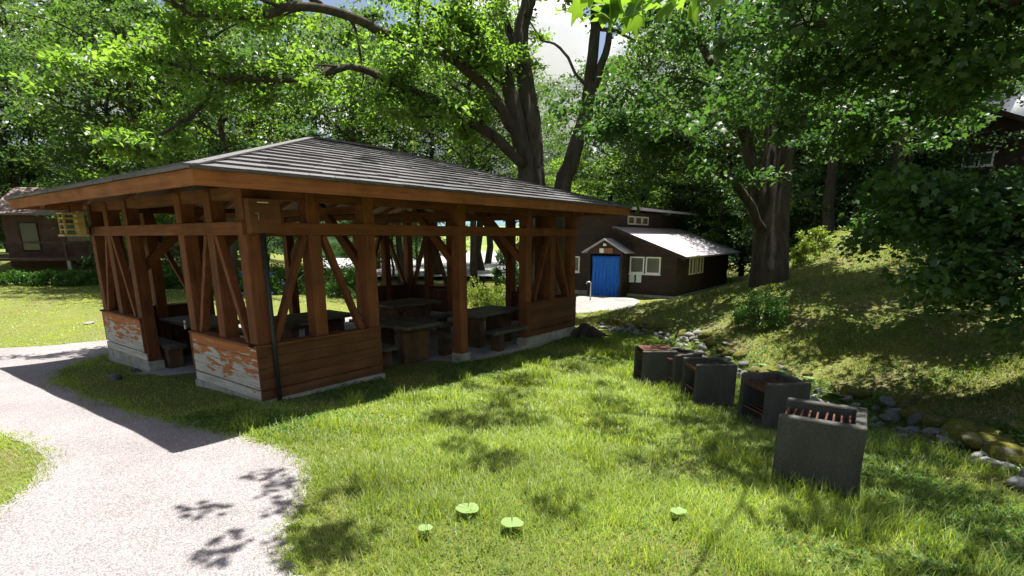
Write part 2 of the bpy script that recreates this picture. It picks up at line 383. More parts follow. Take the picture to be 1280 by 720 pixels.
# ------------------------------------------------------------------ pavilion
LR_, LL_, OV = 7.272, 5.454, .816
PV = empty('picnic_pavilion', (0, 0, 0))
tag(PV, 'open timber picnic pavilion with hipped shingle roof and orange-brown posts beside the gravel path', 'pavilion')
FACES = [((0, 0), (1, 0), (0, -1), LR_, 'front'), ((0, LL_), (0, -1), (-1, 0), LL_, 'left'), ((LR_, LL_), (-1, 0), (0, 1), LR_, 'back'), ((LR_, 0), (0, 1), (1, 0), LL_, 'right')]
def fbox(fr, u0, u1, n0, n1, z0, z1, mb=None):
    (ox, oy), (ux, uy), (mx, my), L, _ = fr
    mb = mb or MB(); P = []
    for z in (z0, z1):
        for (u, n) in ((u0, n0), (u1, n0), (u1, n1), (u0, n1)): P.append((ox + ux * u + mx * n, oy + uy * u + my * n, z))
    return mb.hexa(P)
def fpt(fr, u, n, z):
    (ox, oy), (ux, uy), (mx, my), L, _ = fr
    return (ox + ux * u + mx * n, oy + uy * u + my * n, z)
SLAB = -.12
MB().box(-.02, LR_ + .02, -.02, LL_ + .02, -.75, SLAB).build('floor_slab', MT['slab'], PV, bev=.01)
PW = .18; ZP = 2.52
K = 1.818
posts = set()
for (u, v) in [(0, 0), (K / 2, 0), (K, 0), (2 * K, 0), (3 * K, 0), (3.5 * K, 0), (4 * K, 0)]:
    posts.add((round(u, 3), 0.0)); posts.add((round(u, 3), LL_))
for v in (K / 2, K, 2 * K, 2.5 * K):
    posts.add((0.0, round(v, 3))); posts.add((LR_, round(v, 3)))
def cl(c, L):   # keep post inside the outer wall line
    return min(max(c, PW / 2 + .028), L - PW / 2 - .028)
for (px_, py_) in sorted(posts):
    cx_, cy_ = cl(px_, LR_), cl(py_, LL_)
    if abs(px_ - K) < .01 or abs(px_ - 3 * K) < .01: cx_ += -.06 if px_ < 3 else .06
    if abs(py_ - K) < .01 or abs(py_ - 2 * K) < .01: cy_ += -.06 if py_ < 2.5 else .06
    p = MB().box(cx_ - PW / 2, cx_ + PW / 2, cy_ - PW / 2, cy_ + PW / 2, .02, ZP).build('post', MT['post'], PV, bev=.008)
    MB().box(cx_ - PW / 2 - .03, cx_ + PW / 2 + .03, cy_ - PW / 2 - .03, cy_ + PW / 2 + .03, -.7, .02).build('footing', MT['conc'], p, bev=.012)
    # knee braces run inwards from the main posts to the roof timbers
    if (px_, py_) in [(round(K, 3), 0.0), (round(2 * K, 3), 0.0), (round(3 * K, 3), 0.0), (round(K, 3), LL_), (round(2 * K, 3), LL_), (round(3 * K, 3), LL_)]:
        sgn = 1 if py_ == 0 else -1
        MB().bar((cx_, cy_ + sgn * .06, 1.5), (cx_, cy_ + sgn * 1.05, 2.44), .09, .13).build('knee_brace', MT['beam'], PV, bev=.006)
    if (px_, py_) in [(0.0, round(K, 3)), (0.0, round(2 * K, 3)), (LR_, round(K, 3)), (LR_, round(2 * K, 3))]:
        sgn = 1 if px_ == 0 else -1
        MB().bar((cx_ + sgn * .06, cy_, 1.5), (cx_ + sgn * 1.05, cy_, 2.44), .09, .13).build('knee_brace', MT['beam'], PV, bev=.006)
for fr in FACES:
    L = fr[3]; hor = fr[4] in ('front', 'back')
    e0 = .012 if hor else -.0
    fbox(fr, -.012 if hor else .03, L + .012 if hor else L - .03, -.14, -.010 if hor else -.014, 2.0, 2.15).build('tie_beam', MT['beam'], PV, bev=.006)
    fbox(fr, .21, L - .21, -.19, -.05, 2.40, ZP + .02).build('eave_beam', MT['beam'], PV)
    for (u0, u1) in ((0, K), (L - K, L)):
        bm_ = MT['peel'] if fr[4] == 'left' else MT['board']
        a0 = u0 if hor or u0 > .01 else u0 + .002; a1 = u1
        if not hor:   # let the long walls lap the short ones at the corners
            a0 = u0 + (.03 if u0 < .01 else 0); a1 = u1 - (.03 if abs(u1 - L) < .01 else 0)
        zs = [.166, .298, .430, .562, .688]
        for k in range(4):
            j = random.uniform(-.002, .002)
            fbox(fr, a0, a1, -.028, 0.0 + j, zs[k] + .004, zs[k + 1]).build('board', bm_, PV, bev=.004)
        fbox(fr, a0, a1, -.028, -.006, .035, .150).build('board', bm_, PV, bev=.004)
        MB0 = fbox(fr, a0 + .02, a1 - .02, -.15, -.032, .03, .66); MB0.build('inner_panel', MT['deck'], PV)
        fbox(fr, a0 - (.02 if hor else 0), a1 + (.02 if hor else 0), -.16, .022 if hor else .020, .692, .722).build('sill', MT['beam'], PV, bev=.006)
        fbox(fr, a0 + .004, a1 - .004, -.20, -.012, -.75, .030).build('plinth', MT['conc'], PV, bev=.01)
        um = (u0 + u1) / 2
        for s_ in (-1, 1):
            ue = um + s_ * (K / 2 - .27)
            MB().bar(fpt(fr, um + s_ * .13, -.075, 1.995), fpt(fr, ue, -.075, .722), .075, .095, up=(fr[2][0], fr[2][1], 0)).build('diagonal_strut', MT['post'], PV, bev=.004)
        # edge trim of the boarded panel towards the opening
        ue = a1 if u0 < .01 else a0
        fbox(fr, ue - .0225 if u0 < .01 else ue - .012, ue + .012 if u0 < .01 else ue + .0225, -.10, .008, .155, .690).build('edge_trim', MT['beam'], PV)
# roof: fascias, deck, rafters, shingle courses
ZE, RISE, RUN = 2.585, 1.055, LL_ / 2 + OV
def rpt(face, along, t, dz=0.0):
    """point on a roof slope; along 0..1 between the two hips, t 0 eave .. 1 ridge"""
    i = t * RUN; z = ZE + t * RISE + dz
    x0, x1, y0, y1 = -OV + i, LR_ + OV - i, -OV + i, LL_ + OV - i
    if face == 0: return (x0 + (x1 - x0) * along, y0, z)
    if face == 1: return (x0, y1 + (y0 - y1) * along, z)
    if face == 2: return (x1 + (x0 - x1) * along, y1, z)
    return (x1, y0 + (y1 - y0) * along, z)
fz0, fz1 = 2.440, 2.580
for k, (a, b) in enumerate([((-OV, -OV), (LR_ + OV, -OV)), ((LR_ + OV, -OV), (LR_ + OV, LL_ + OV)), ((LR_ + OV, LL_ + OV), (-OV, LL_ + OV)), ((-OV, LL_ + OV), (-OV, -OV))]):
    a = Vector((*a, 0)); b = Vector((*b, 0)); d = (b - a).normalized(); inn = Vector((-d.y, d.x, 0))
    t_ = .035
    P = [a + inn * .02 + d * .02, b + inn * .02 - d * .02, b + inn * (.02 + t_) - d * (.02 + t_), a + inn * (.02 + t_) + d * (.02 + t_)]
    T = [a, b, b + inn * t_ - d * t_, a + inn * t_ + d * t_]
    MB().hexa([(*p.xy, fz0) for p in P] + [(*p.xy, fz1) for p in T]).build('fascia_board', MT['fascia'], PV)
rf = None
mb = MB()
for f in range(4):
    nn = 0
    A, B, C_, D_ = rpt(f, .0, 0.012), rpt(f, 1, 0.012), rpt(f, 1, 1), rpt(f, 0, 1)
    lo = [(p[0], p[1], p[2] - .045) for p in (A, B, C_, D_)]
    mb.add([A, B, C_, D_] + lo, [(0, 1, 2, 3), (7, 6, 5, 4), (0, 4, 5, 1)])
rf = mb.build('roof', MT['deck'], PV)
NC = 14
for f in range(4):
    for k in range(NC):
        t0 = k / NC - .008; t1 = (k + 1.12) / NC if k < NC - 1 else 1.0
        t1 = min(t1, 1.0)
        Lw = (Vector(rpt(f, 1, max(t0, 0))) - Vector(rpt(f, 0, max(t0, 0)))).length
        m = MB(); n = max(1, int(Lw / .33)); off = random.random() if n > 3 else 0
        cuts = [0.0] + [(i + off) / (n + 1) for i in range(1, n + 1)] + [1.0]
        th = .040
        for c0, c1 in zip(cuts[:-1], cuts[1:]):
            j = random.uniform(-.004, .004); dl = random.uniform(-.0012, .0012)
            g_ = .0025 / max(Lw, .3)
            a0, a1 = c0 + g_, c1 - g_
            if a1 <= a0: continue
            b0 = [rpt(f, a0, t0 + dl, .004 + j * .3), rpt(f, a1, t0 + dl, .004 + j * .3), rpt(f, a1, t1, .002), rpt(f, a0, t1, .002)]
            b1 = [rpt(f, a0, t0 + dl, th + j), rpt(f, a1, t0 + dl, th + j), rpt(f, a1, t1, .009), rpt(f, a0, t1, .009)]
            m.hexa(b0 + b1)
        m.build('shingle_course', MT['shingle'], rf)
rg = MB()
for (a, b) in [((LL_ / 2, LL_ / 2), (LR_ - LL_ / 2, LL_ / 2))]:
    rg.bar((a[0] - .05, a[1], ZE + RISE + .03), (b[0] + .05, b[1], ZE + RISE + .03), .2, .03)
rg.build('ridge_cap', MT['shingle'], rf)
for (sx, sy, ex) in [(-OV, -OV, LL_ / 2), (-OV, LL_ + OV, LL_ / 2), (LR_ + OV, -OV, LR_ - LL_ / 2), (LR_ + OV, LL_ + OV, LR_ - LL_ / 2)]:
    MB().bar((sx, sy, ZE + .030), (ex, LL_ / 2, ZE + RISE + .030), .13, .018).build('hip_cap', MT['shingle'], rf)
for x in np.arange(-.4, LR_ + .5, .606):
    t = min(1.0, (min(x + OV, LR_ + OV - x)) / RUN)
    for f_, y0, sg in ((0, -OV, 1), (2, LL_ + OV, -1)):
        MB().bar((x, y0 + sg * .06, ZE - .085), (x, y0 + sg * (t * RUN - .03), ZE + t * RISE - .10), .06, .075).build('rafter', MT['beam'], PV)
for y in np.arange(-.3, LL_ + .4, .606):
    t = min(1.0, (min(y + OV, LL_ + OV - y)) / RUN)
    for x0, sg in ((-OV, 1), (LR_ + OV, -1)):
        MB().bar((x0 + sg * .06, y, ZE - .085), (x0 + sg * (t * RUN - .03), y, ZE + t * RISE - .10), .06, .075).build('rafter', MT['beam'], PV)
for x in (K - .06, 2 * K, 3 * K + .06):
    MB().box(x - .06, x + .06, .2, LL_ - .2, 2.30, 2.395).build('cross_beam', MT['beam'], PV)
# corner fittings: switch box, drain pipe, door hook
bx_ = fbox(FACES[0], .03, .40, .0, .11, 2.02, 2.40).build('switch_box', MT['board'], PV, bev=.006)
fbox(FACES[0], .13, .26, .1105, .114, 2.352, 2.364).build('label_strip', MT['white'], bx_)
m = fbox(FACES[0], .10, .135, .1105, .113, 2.235, 2.243); fbox(FACES[0], .127, .135, .1105, .1128, 2.17, 2.234, m); m.build('painted_mark', MT['steel'], bx_)
MB().tube([(.20, -.036, 2.02), (.20, -.036, -.28)], .028, 10).build('drain_pipe', MT['black'], PV, smooth=True)
for z in (1.6, .75, .12): MB().tube([(.20, -.036, z - .012), (.20, -.036, z + .012)], .034, 10).build('pipe_clip', MT['black'], PV)
MB().box(-.03, -.012, K + .06, K + .09, .74, .80).build('door_hook', MT['steel'], PV)
MB().box(-.03, -.012, K + .055, K + .085, .82, .86).build('door_hook', MT['steel'], PV)
MB().box(-.62, .12, 1.78, 3.66, -.6, -.135).build('door_step', MT['slab'], PV, bev=.012)

# slatted lantern hung under the eave at the pavilion's far left corner
LN = empty('wooden_lantern', (-.24, 5.28, 1.99)); tag(LN, 'pale slatted wooden lantern box hanging under the pavilion eave', 'lantern')
MB().box(-.17, .17, -.17, .17, 0, .03).build('base_tray', MT['lantern'], LN, bev=.004)
for sx in (-1, 1):
    for sy in (-1, 1): MB().box(sx * .13 - .014, sx * .13 + .014, sy * .13 - .014, sy * .13 + .014, .03, .36).build('corner_post', MT['lantern'], LN)
for z in (.11, .20, .29):
    for s_ in (-1, 1):
        MB().box(-.13, .13, s_ * .139 - .006, s_ * .139 + .006, z - .012, z + .012).build('slat', MT['lantern'], LN)
        MB().box(s_ * .139 - .006, s_ * .139 + .006, -.13, .13, z - .012, z + .012).build('slat', MT['lantern'], LN)
MB().box(-.15, .15, -.15, .15, .36, .385).build('top_board', MT['lantern'], LN, bev=.004)
MB().box(.06, .118, -.118, .118, .03, .355).build('back_panel', MT['lantern'], LN)
MB().bar((0, 0, .384), (0, 0, .50), .02, .02).build('hanger', MT['black'], LN)

# picnic tables and benches
def table(x0, x1, y0, y1, label, top=.55):
    cx, cy = (x0 + x1) / 2, (y0 + y1) / 2; T = empty('picnic_table', (cx, cy, SLAB)); tag(T, label, 'table', None)
    hx, hy = (x1 - x0) / 2, (y1 - y0) / 2; H = top - SLAB; lx = hx > hy
    n = 5; wd = 2 * (hy if lx else hx) / n
    for k in range(n):
        o = -(hy if lx else hx) + k * wd
        if lx: MB().box(-hx, hx, o + .003, o + wd - .003, H - .05, H + random.uniform(-.002, .002)).build('plank', MT['table'], T, bev=.005)
        else: MB().box(o + .003, o + wd - .003, -hy, hy, H - .05, H + random.uniform(-.002, .002)).build('plank', MT['table'], T, bev=.005)
    for s_ in (-1, 1):
        if lx:
            MB().box(s_ * (hx - .3) - .07, s_ * (hx - .3) + .07, -hy + .12, hy - .12, 0, H - .14).build('leg', MT['log'], T, bev=.01)
            MB().box(s_ * (hx - .3) - .05, s_ * (hx - .3) + .05, -hy + .06, hy - .06, H - .14, H - .05).build('cleat', MT['log'], T)
        else:
            MB().box(-hx + .12, hx - .12, s_ * (hy - .3) - .07, s_ * (hy - .3) + .07, 0, H - .14).build('leg', MT['log'], T, bev=.01)
            MB().box(-hx + .06, hx - .06, s_ * (hy - .3) - .05, s_ * (hy - .3) + .05, H - .14, H - .05).build('cleat', MT['log'], T)
    return T
def bench(x0, x1, y0, y1, label, top=.27, group=None):
    cx, cy = (x0 + x1) / 2, (y0 + y1) / 2; B = empty('bench', (cx, cy, SLAB)); tag(B, label, 'bench', group)
    hx, hy = (x1 - x0) / 2, (y1 - y0) / 2; H = top - SLAB; lx = hx > hy
    for s_ in (-1, 1):
        if lx: MB().box(-hx, hx, s_ * hy / 2 - hy / 2 + .003, s_ * hy / 2 + hy / 2 - .003, H - .06, H).build('plank', MT['table'], B, bev=.006)
        else: MB().box(s_ * hx / 2 - hx / 2 + .003, s_ * hx / 2 + hx / 2 - .003, -hy, hy, H - .06, H).build('plank', MT['table'], B, bev=.006)
        if lx: MB().box(s_ * (hx - .22) - .07, s_ * (hx - .22) + .07, -hy + .03, hy - .03, 0, H - .06).build('leg', MT['log'], B, bev=.008)
        else: MB().box(-hx + .03, hx - .03, s_ * (hy - .22) - .07, s_ * (hy - .22) + .07, 0, H - .06).build('leg', MT['log'], B, bev=.008)
TB = [(.65, 1.45, 3.25, 4.75, 'weathered plank table seen through the pavilion doorway beside the boarded panel'),
      (1.70, 3.25, 2.45, 3.40, 'weathered plank table in the middle bay between the doorway table and the deep one'),
      (4.40, 5.80, 2.75, 3.70, 'grey plank table standing deep inside by the boarded back corner'),
      (2.68, 3.52, .40, 1.95, 'dark plank table set end-on to the open front bay behind the boarded panel'),
      (4.40, 5.85, .42, 1.25, 'silvery plank table catching light in the open bay near the far panel')]
BL = ['beside the doorway table', 'along the middle-bay table', 'along the deep inside table', 'beside the end-on table', 'along the silvery table']
for (x0, x1, y0, y1, lb), bl in zip(TB, BL):
    table(x0, x1, y0, y1, lb)
    if x1 - x0 > y1 - y0:
        bench(x0 + .05, x1 - .05, y0 - .42, y0 - .14, 'low plank bench on the front side ' + bl)
        bench(x0 + .05, x1 - .05, y1 + .14, y1 + .42, 'low plank bench on the rear side ' + bl)
    else:
        bench(x0 - .42, x0 - .14, y0 + .05, y1 - .05, 'low plank bench on the doorway side ' + bl)
        bench(x1 + .14, x1 + .42, y0 + .05, y1 - .05, 'low plank bench on the far side ' + bl)

# ------------------------------------------------------------------ concrete barbecue pits
def fire_pit(px, py, rz, w_, d_, h_, label, lean=0.0, rusty=False):
    g = ground_hit(px, py); o = empty('barbecue_pit', (g[0], g[1], tz(g[0], g[1]) - .03), rz)
    o.rotation_euler = (lean * .6, lean, rz)
    tag(o, label, 'barbecue', 'concrete barbecue pits along the ditch')
    # local: x away from the camera side, -y along the closed side; origin at the open near corner
    t = .075; H = h_ + .03
    m = MB(); m.box(0, t, -w_, 0, 0, H); b1 = m.build('front_wall', MT['grillc'], o, bev=.014)
    MB().box(d_ - t, d_, -w_, 0, 0, H).build('rear_wall', MT['grillc'], o, bev=.014)
    MB().box(t + .001, d_ - t - .001, -w_ + .002, -w_ + t, 0, H - .004).build('side_wall', MT['grillc'], o, bev=.012)
    MB().box(t + .001, d_ - t - .001, -w_ + t, -.01, 0, .07).build('floor', MT['grillc'], o)
    n = 9
    for k in range(n):
        y = -w_ + t + .03 + k * (w_ - t - .05) / (n - 1)
        zz = H - .075 + random.uniform(-.004, .004)
        MB().tube([(t - .02, y, zz), (d_ - t + .02, y + random.uniform(-.008, .008), zz)], .0085, 6).build('grate_bar', MT['rust'], o)
    for k in range(5):
        y = -w_ + t + .06 + k * (w_ - t - .08) / 4
        MB().tube([(t - .02, y, H * .36), (d_ - t + .02, y, H * .36)], .0085, 6).build('grate_bar', MT['rust'], o)
    MB().bar((t - .01, -.03, H - .105), (d_ - t + .01, -.03, H - .105), .012, .03).build('cross_rail', MT['rust'], o)
    if rusty: MB().box(.05, d_ - .05, -w_ + .06, -.02, H + .002, H + .010).build('rusted_plate', MT['rust'], o)
    return o
fire_pit(963, 604, R(5), .575, .58, .56, 'dark concrete barbecue pit standing full face at the open end of the row, chipped rim')
fire_pit(955, 542, R(46), .50, .55, .55, 'concrete barbecue pit showing its open side, right behind the chipped-rim one', .0)
fire_pit(868, 506, R(42), .56, .52, .55, 'squat concrete barbecue pit in the middle of the row with bars across its top')
fire_pit(842, 489, R(64), .54, .54, .55, 'concrete barbecue pit with red-rusted lower bars, squeezed between two others')
fire_pit(802, 482, R(40), .54, .52, .54, 'concrete barbecue pit with a rust-brown plate on top at the pavilion end of the row', rusty=True)

# ------------------------------------------------------------------ stones along the ditch
def rock_mesh(name, sub=2, seed=0, flat=.7):
    bm = bmesh.new(); bmesh.ops.create_icosphere(bm, subdivisions=sub, radius=.5)
    r_ = random.Random(seed); ph = [r_.uniform(0, 6) for _ in range(6)]
    for v in bm.verts:
        c = v.co; k = 1 + .16 * math.sin(5 * c.x + ph[0]) * math.sin(4 * c.y + ph[1]) + .12 * math.sin(7 * c.z + ph[2] + 3 * c.x) + .07 * math.sin(11 * c.y + ph[3])
        v.co = Vector((c.x * k * 1.15, c.y * k * .9, c.z * k * flat))
    me = bpy.data.meshes.new(name); bm.to_mesh(me); bm.free(); me.polygons.foreach_set('use_smooth', [True] * len(me.polygons)); return me
ROCK = [rock_mesh('stone', 2, k) for k in range(5)]; MROCK = [rock_mesh('mossy_stone', 2, 20 + k, .6) for k in range(3)]
for r_ in ROCK: r_.materials.append(MT['stone'])
for r_ in MROCK: r_.materials.append(MT['moss'])
SE = empty('stone_edging', (Q[4][0], Q[4][1], tz(*Q[4]))); tag(SE, 'ragged line of grey river stones along the ditch at the foot of the mossy bank', 'stones')
base = np.array(SE.location)
def put_stone(x, y, s, meshes, sink=.25):
    o = link('stone', random.choice(meshes), None, SE)
    z = tz(x, y)
    o.location = (x - base[0], y - base[1], z - base[2] + s * (.28 - sink * .3)); o.scale = (s * random.uniform(.8, 1.25), s * random.uniform(.75, 1.1), s * random.uniform(.7, 1.0))
    o.rotation_euler = (random.uniform(-.4, .4), random.uniform(-.4, .4), random.uniform(0, 6.28))
for a, b in zip(Q[1:-2], Q[2:-1]):
    d = b - a; L = np.linalg.norm(d); nrm = np.array([-d[1], d[0]]) / L
    n = int(L * 19)
    for k in range(n):
        p = a + d * random.random() + nrm * (random.gauss(.06, .16))
        near = (p[1] < -5)
        put_stone(p[0], p[1], random.choice((.09, .11, .13, .16, .19) if not near else (.06, .08, .1, .13, .18)), ROCK)
for a, b in zip(Q[1:6], Q[2:7]):
    d = b - a; L = np.linalg.norm(d); nrm = np.array([-d[1], d[0]]) / L
    for k in range(int(L * 4.2)):
        p = a + d * random.random() + nrm * random.gauss(.34, .07); put_stone(p[0], p[1], random.uniform(.18, .34), MROCK, .75)
for (px, py, s) in [(1118, 520, .22), (1112, 508, .26), (1145, 530, .2), (1165, 545, .18), (1230, 585, .2), (1225, 575, .15), (1275, 612, .2)]:
    p = ground_hit(px, py); put_stone(p[0], p[1], s, ROCK)
for (px, py, s) in [(1175, 535, .38), (1200, 548, .42), (1235, 562, .45), (1262, 578, .42), (1150, 522, .3), (1130, 505, .25), (985, 402, .34), (1010, 470, .2), (1060, 490, .24)]:
    p = ground_hit(px, py); put_stone(p[0], p[1], s, MROCK, .6)
for (px, py, s, lb) in [(144, 474, .26, 'rounded grey stone lying on the grass by the pavilion doorstep'), (112, 405, .34, 'flat pale stone set in the sunlit lawn beyond the path'),
                        (168, 464, .13, 'small grey stone beside the pavilion plinth near the doorstep'), (330, 509, .14, 'small pale stone at the foot of the drain pipe corner')]:
    p = ground_hit(px, py); o = link('loose_stone', ROCK[1].copy(), None); o.location = (p[0], p[1], tz(p[0], p[1]) + s * .1); o.scale = (s, s * .8, s * .6 if s < .3 else s * .25)
    o.rotation_euler = (0, 0, random.uniform(0, 3)); tag(o, lb, 'stone')

# ------------------------------------------------------------------ buildings
def window(parent, P, u, n, wu, wh, frame, name='window', sill=True):
    """P lower left corner on the wall, u along the wall, n outward"""
    P = Vector(P); u = Vector(u); n = Vector(n); z = Vector((0, 0, 1)); t = .06
    def bxx(a0, a1, b0, b1, n0, n1, nm, mt, par):
        q = [P + u * a + n * c + z * b for b in (b0, b1) for (a, c) in ((a0, n0), (a1, n0), (a1, n1), (a0, n1))]
        return MB().hexa(q).build(nm, mt, par)
    f = MB()
    for (a0, a1, b0, b1) in ((0, wu, 0, t), (0, wu, wh - t, wh), (0, t, t, wh - t), (wu - t, wu, t, wh - t)):
        f.hexa([P + u * a + n * c + z * b for b in (b0, b1) for (a, c) in ((a0, .0), (a1, .0), (a1, .05), (a0, .05))])
    w_ = f.build(name, frame, parent)
    bxx(t, wu - t, t, wh - t, .008, .02, 'pane', MT['glass'], w_)
    if sill: bxx(-.03, wu + .03, -.06, -.003, 0, .09, 'sill', frame, w_)
    return w_
# bath house: a low gabled wing in front of a taller block, parallel to the pavilion
BR = R(2)
bc = at(843, 374, 25.0); bz = tz(bc[0], bc[1])
BH = empty('bath_house', (bc[0], bc[1], -.85), BR); tag(BH, 'dark brown bath house with a blue door curtain and pale lilac-grey roof', 'building')
ub = Vector((0, 1, 0)); nb = Vector((-1, 0, 0))
def wallblk(name, x0, x1, y0, y1, prof, m, parent):
    """block with gable profile across y: prof [(y,z)...] extruded along x"""
    n = len(prof); v = [(x0, y, z) for y, z in prof] + [(x1, y, z) for y, z in prof]
    f = [tuple(range(n)), tuple(range(2 * n - 1, n - 1, -1))] + [(i, (i + 1) % n, (i + 1) % n + n, i + n) for i in range(n)]
    return MB().add(v, f).build(name, m, parent)
EH = 2.12; WL = 8.8; RIDGE_Y = 3.05; RZ = 3.25
wallblk('wall', 0, WL, 0, RIDGE_Y, [(0, -.3), (RIDGE_Y, -.3), (RIDGE_Y, RZ - .06), (0, EH - .03)], MT['darkwall'], BH)
wallblk('tall_wall', .05, 9, RIDGE_Y + .004, 8.8, [(RIDGE_Y + .004, -.3), (8.8, -.3), (8.8, 2.15), (4.9, 4.1), (RIDGE_Y + .004, 4.05)], MT['darkwall'], BH)
MB().box(-.06, WL + .05, -.05, RIDGE_Y, -.4, .16).build('foundation', MT['conc'], BH); MB().box(-.07, .02, RIDGE_Y + .01, 8.7, -.4, .18).build('foundation', MT['conc'], BH)
sl_ = (RZ - EH) / RIDGE_Y
rr = MB(); y0, y1 = -.55, RIDGE_Y - .002; za, zb = EH + sl_ * y0, RZ
rr.hexa([(-.45, y0, za), (WL + .5, y0, za), (WL + .5, y1, zb), (-.45, y1, zb), (-.45, y0, za + .07), (WL + .5, y0, za + .07), (WL + .5, y1, zb + .07), (-.45, y1, zb + .07)])
rr.build('low_roof', MT['metroof'], BH)
MB().bar((-.47, -.57, za - .03), (-.47, RIDGE_Y - .05, zb - .03), .04, .16).build('barge_board', MT['darkwall'], BH)
MB().hexa([(-.6, 2.2, 4.12), (9.2, 2.2, 4.12), (9.2, 4.95, 4.30), (-.6, 4.95, 4.30), (-.6, 2.2, 4.22), (9.2, 2.2, 4.22), (9.2, 4.95, 4.40), (-.6, 4.95, 4.40)]).build('upper_roof', MT['metroof'], BH)
MB().hexa([(-.6, 9.3, 2.02), (9.2, 9.3, 2.02), (9.2, 4.955, 4.30), (-.6, 4.955, 4.30), (-.6, 9.3, 2.12), (9.2, 9.3, 2.12), (9.2, 4.955, 4.40), (-.6, 4.955, 4.40)]).build('long_roof', MT['brownroof'], BH)
for x in (1.2, 2.1, 3.0): window(BH, (x, RIDGE_Y + .002, 3.45), (1, 0, 0), (0, -1, 0), .8, .42, MT['creamframe'], sill=False)
for y in (.75, 1.55): window(BH, (0, y + .72, 1.15), (0, -1, 0), nb, .72, .78, MT['paleframe'])
for y in (4.75, 5.75): window(BH, (.05, y + .9, 1.10), (0, -1, 0), nb, .9 if y > 5 else .62, .78, MT['paleframe'])
for x in (1.75, 2.25, 2.95, 3.45): window(BH, (x, 0, 1.05), (1, 0, 0), (0, -1, 0), .46, .82, MT['creamframe'], sill=False)
# porch with curtain
PX = -.75
po = MB(); po.box(PX, 0, 2.35, 2.45, -.2, 2.15); po.box(PX, 0, 4.05, 4.15, -.2, 2.15); po.build('porch_wall', MT['darkwall'], BH)
wallblk('porch_gable', PX + .01, 0, 2.45, 4.05, [(2.35, 2.05), (4.15, 2.05), (4.15, 2.16), (3.25, 2.66), (2.35, 2.16)], MT['darkwall'], BH)
for s_ in (-1, 1):
    q = [(PX - .2, 3.25, 2.72), (0, 3.25, 2.72), (0, 3.25 + s_ * 1.15, 2.08), (PX - .2, 3.25 + s_ * 1.15, 2.08)]
    MB().hexa(q + [(a, b, c + .06) for a, b, c in q]).build('porch_roof', MT['metroof'], BH)
cv = []; NX_, NZ_ = 48, 14
for i in range(NX_ + 1):
    y = 2.52 + 1.46 * i / NX_
    for k in range(NZ_ + 1):
        z = -.12 + 2.08 * k / NZ_
        cv.append((PX + .12 + (.045 * math.sin(i * .95 + .3 * math.sin(k * .5)) + .02 * math.sin(i * 2.3 + 1)) * (1.1 - .6 * k / NZ_), y + .02 * math.sin(k * .7 + i), z))
cf_ = [(i * (NZ_ + 1) + k, (i + 1) * (NZ_ + 1) + k, (i + 1) * (NZ_ + 1) + k + 1, i * (NZ_ + 1) + k + 1) for i in range(NX_) for k in range(NZ_)]
cu = MB().add(cv, cf_).build('door_curtain', MT['curtain'], BH, True); cu.modifiers.new('solid', 'SOLIDIFY').thickness = .01
sg = MB().box(PX - .03, PX, 2.85, 3.55, 2.09, 2.32).build('name_board', MT['signwood'], BH)
MB().box(PX - .036, PX - .031, 3.32, 3.53, 2.10, 2.31).build('white_patch', MT['white'], sg)
lm = MB(); lm.tube([(PX - .06, 3.25, 2.43), (PX - .06, 3.25, 2.55)], [.09, .07], 10); lm.build('porch_lamp', MT['lamp'], BH, True)
for y in (2.15, 1.80): MB().box(-.02, -.003, y - .13, y + .13, .72, 1.25).build('notice_sheet', MT['paper'], BH)
tp = empty('standpipe', tuple(at(738, 370, 24.6)[:2]) + (-.85,)); tag(tp, 'thin grey standpipe tap by the bath house wall beside the blue curtain', 'tap')
MB().tube([(0, 0, -.1), (0, 0, .75), (0, .0, .82), (0, .1, .86), (0, .2, .84), (0, .22, .76)], .03, 8).build('pipe', MT['steel'], tp, True)
YD = smooth_poly([tuple(at(x, y, d)[:2]) for x, y, d in ((690, 395, 17.5), (730, 395, 17.5), (775, 385, 20.5), (800, 378, 23.5), (780, 372, 25.5), (720, 365, 27), (660, 365, 26), (650, 390, 19))], .3)
sheet('yard', YD, MT['yard'], .03, .5)

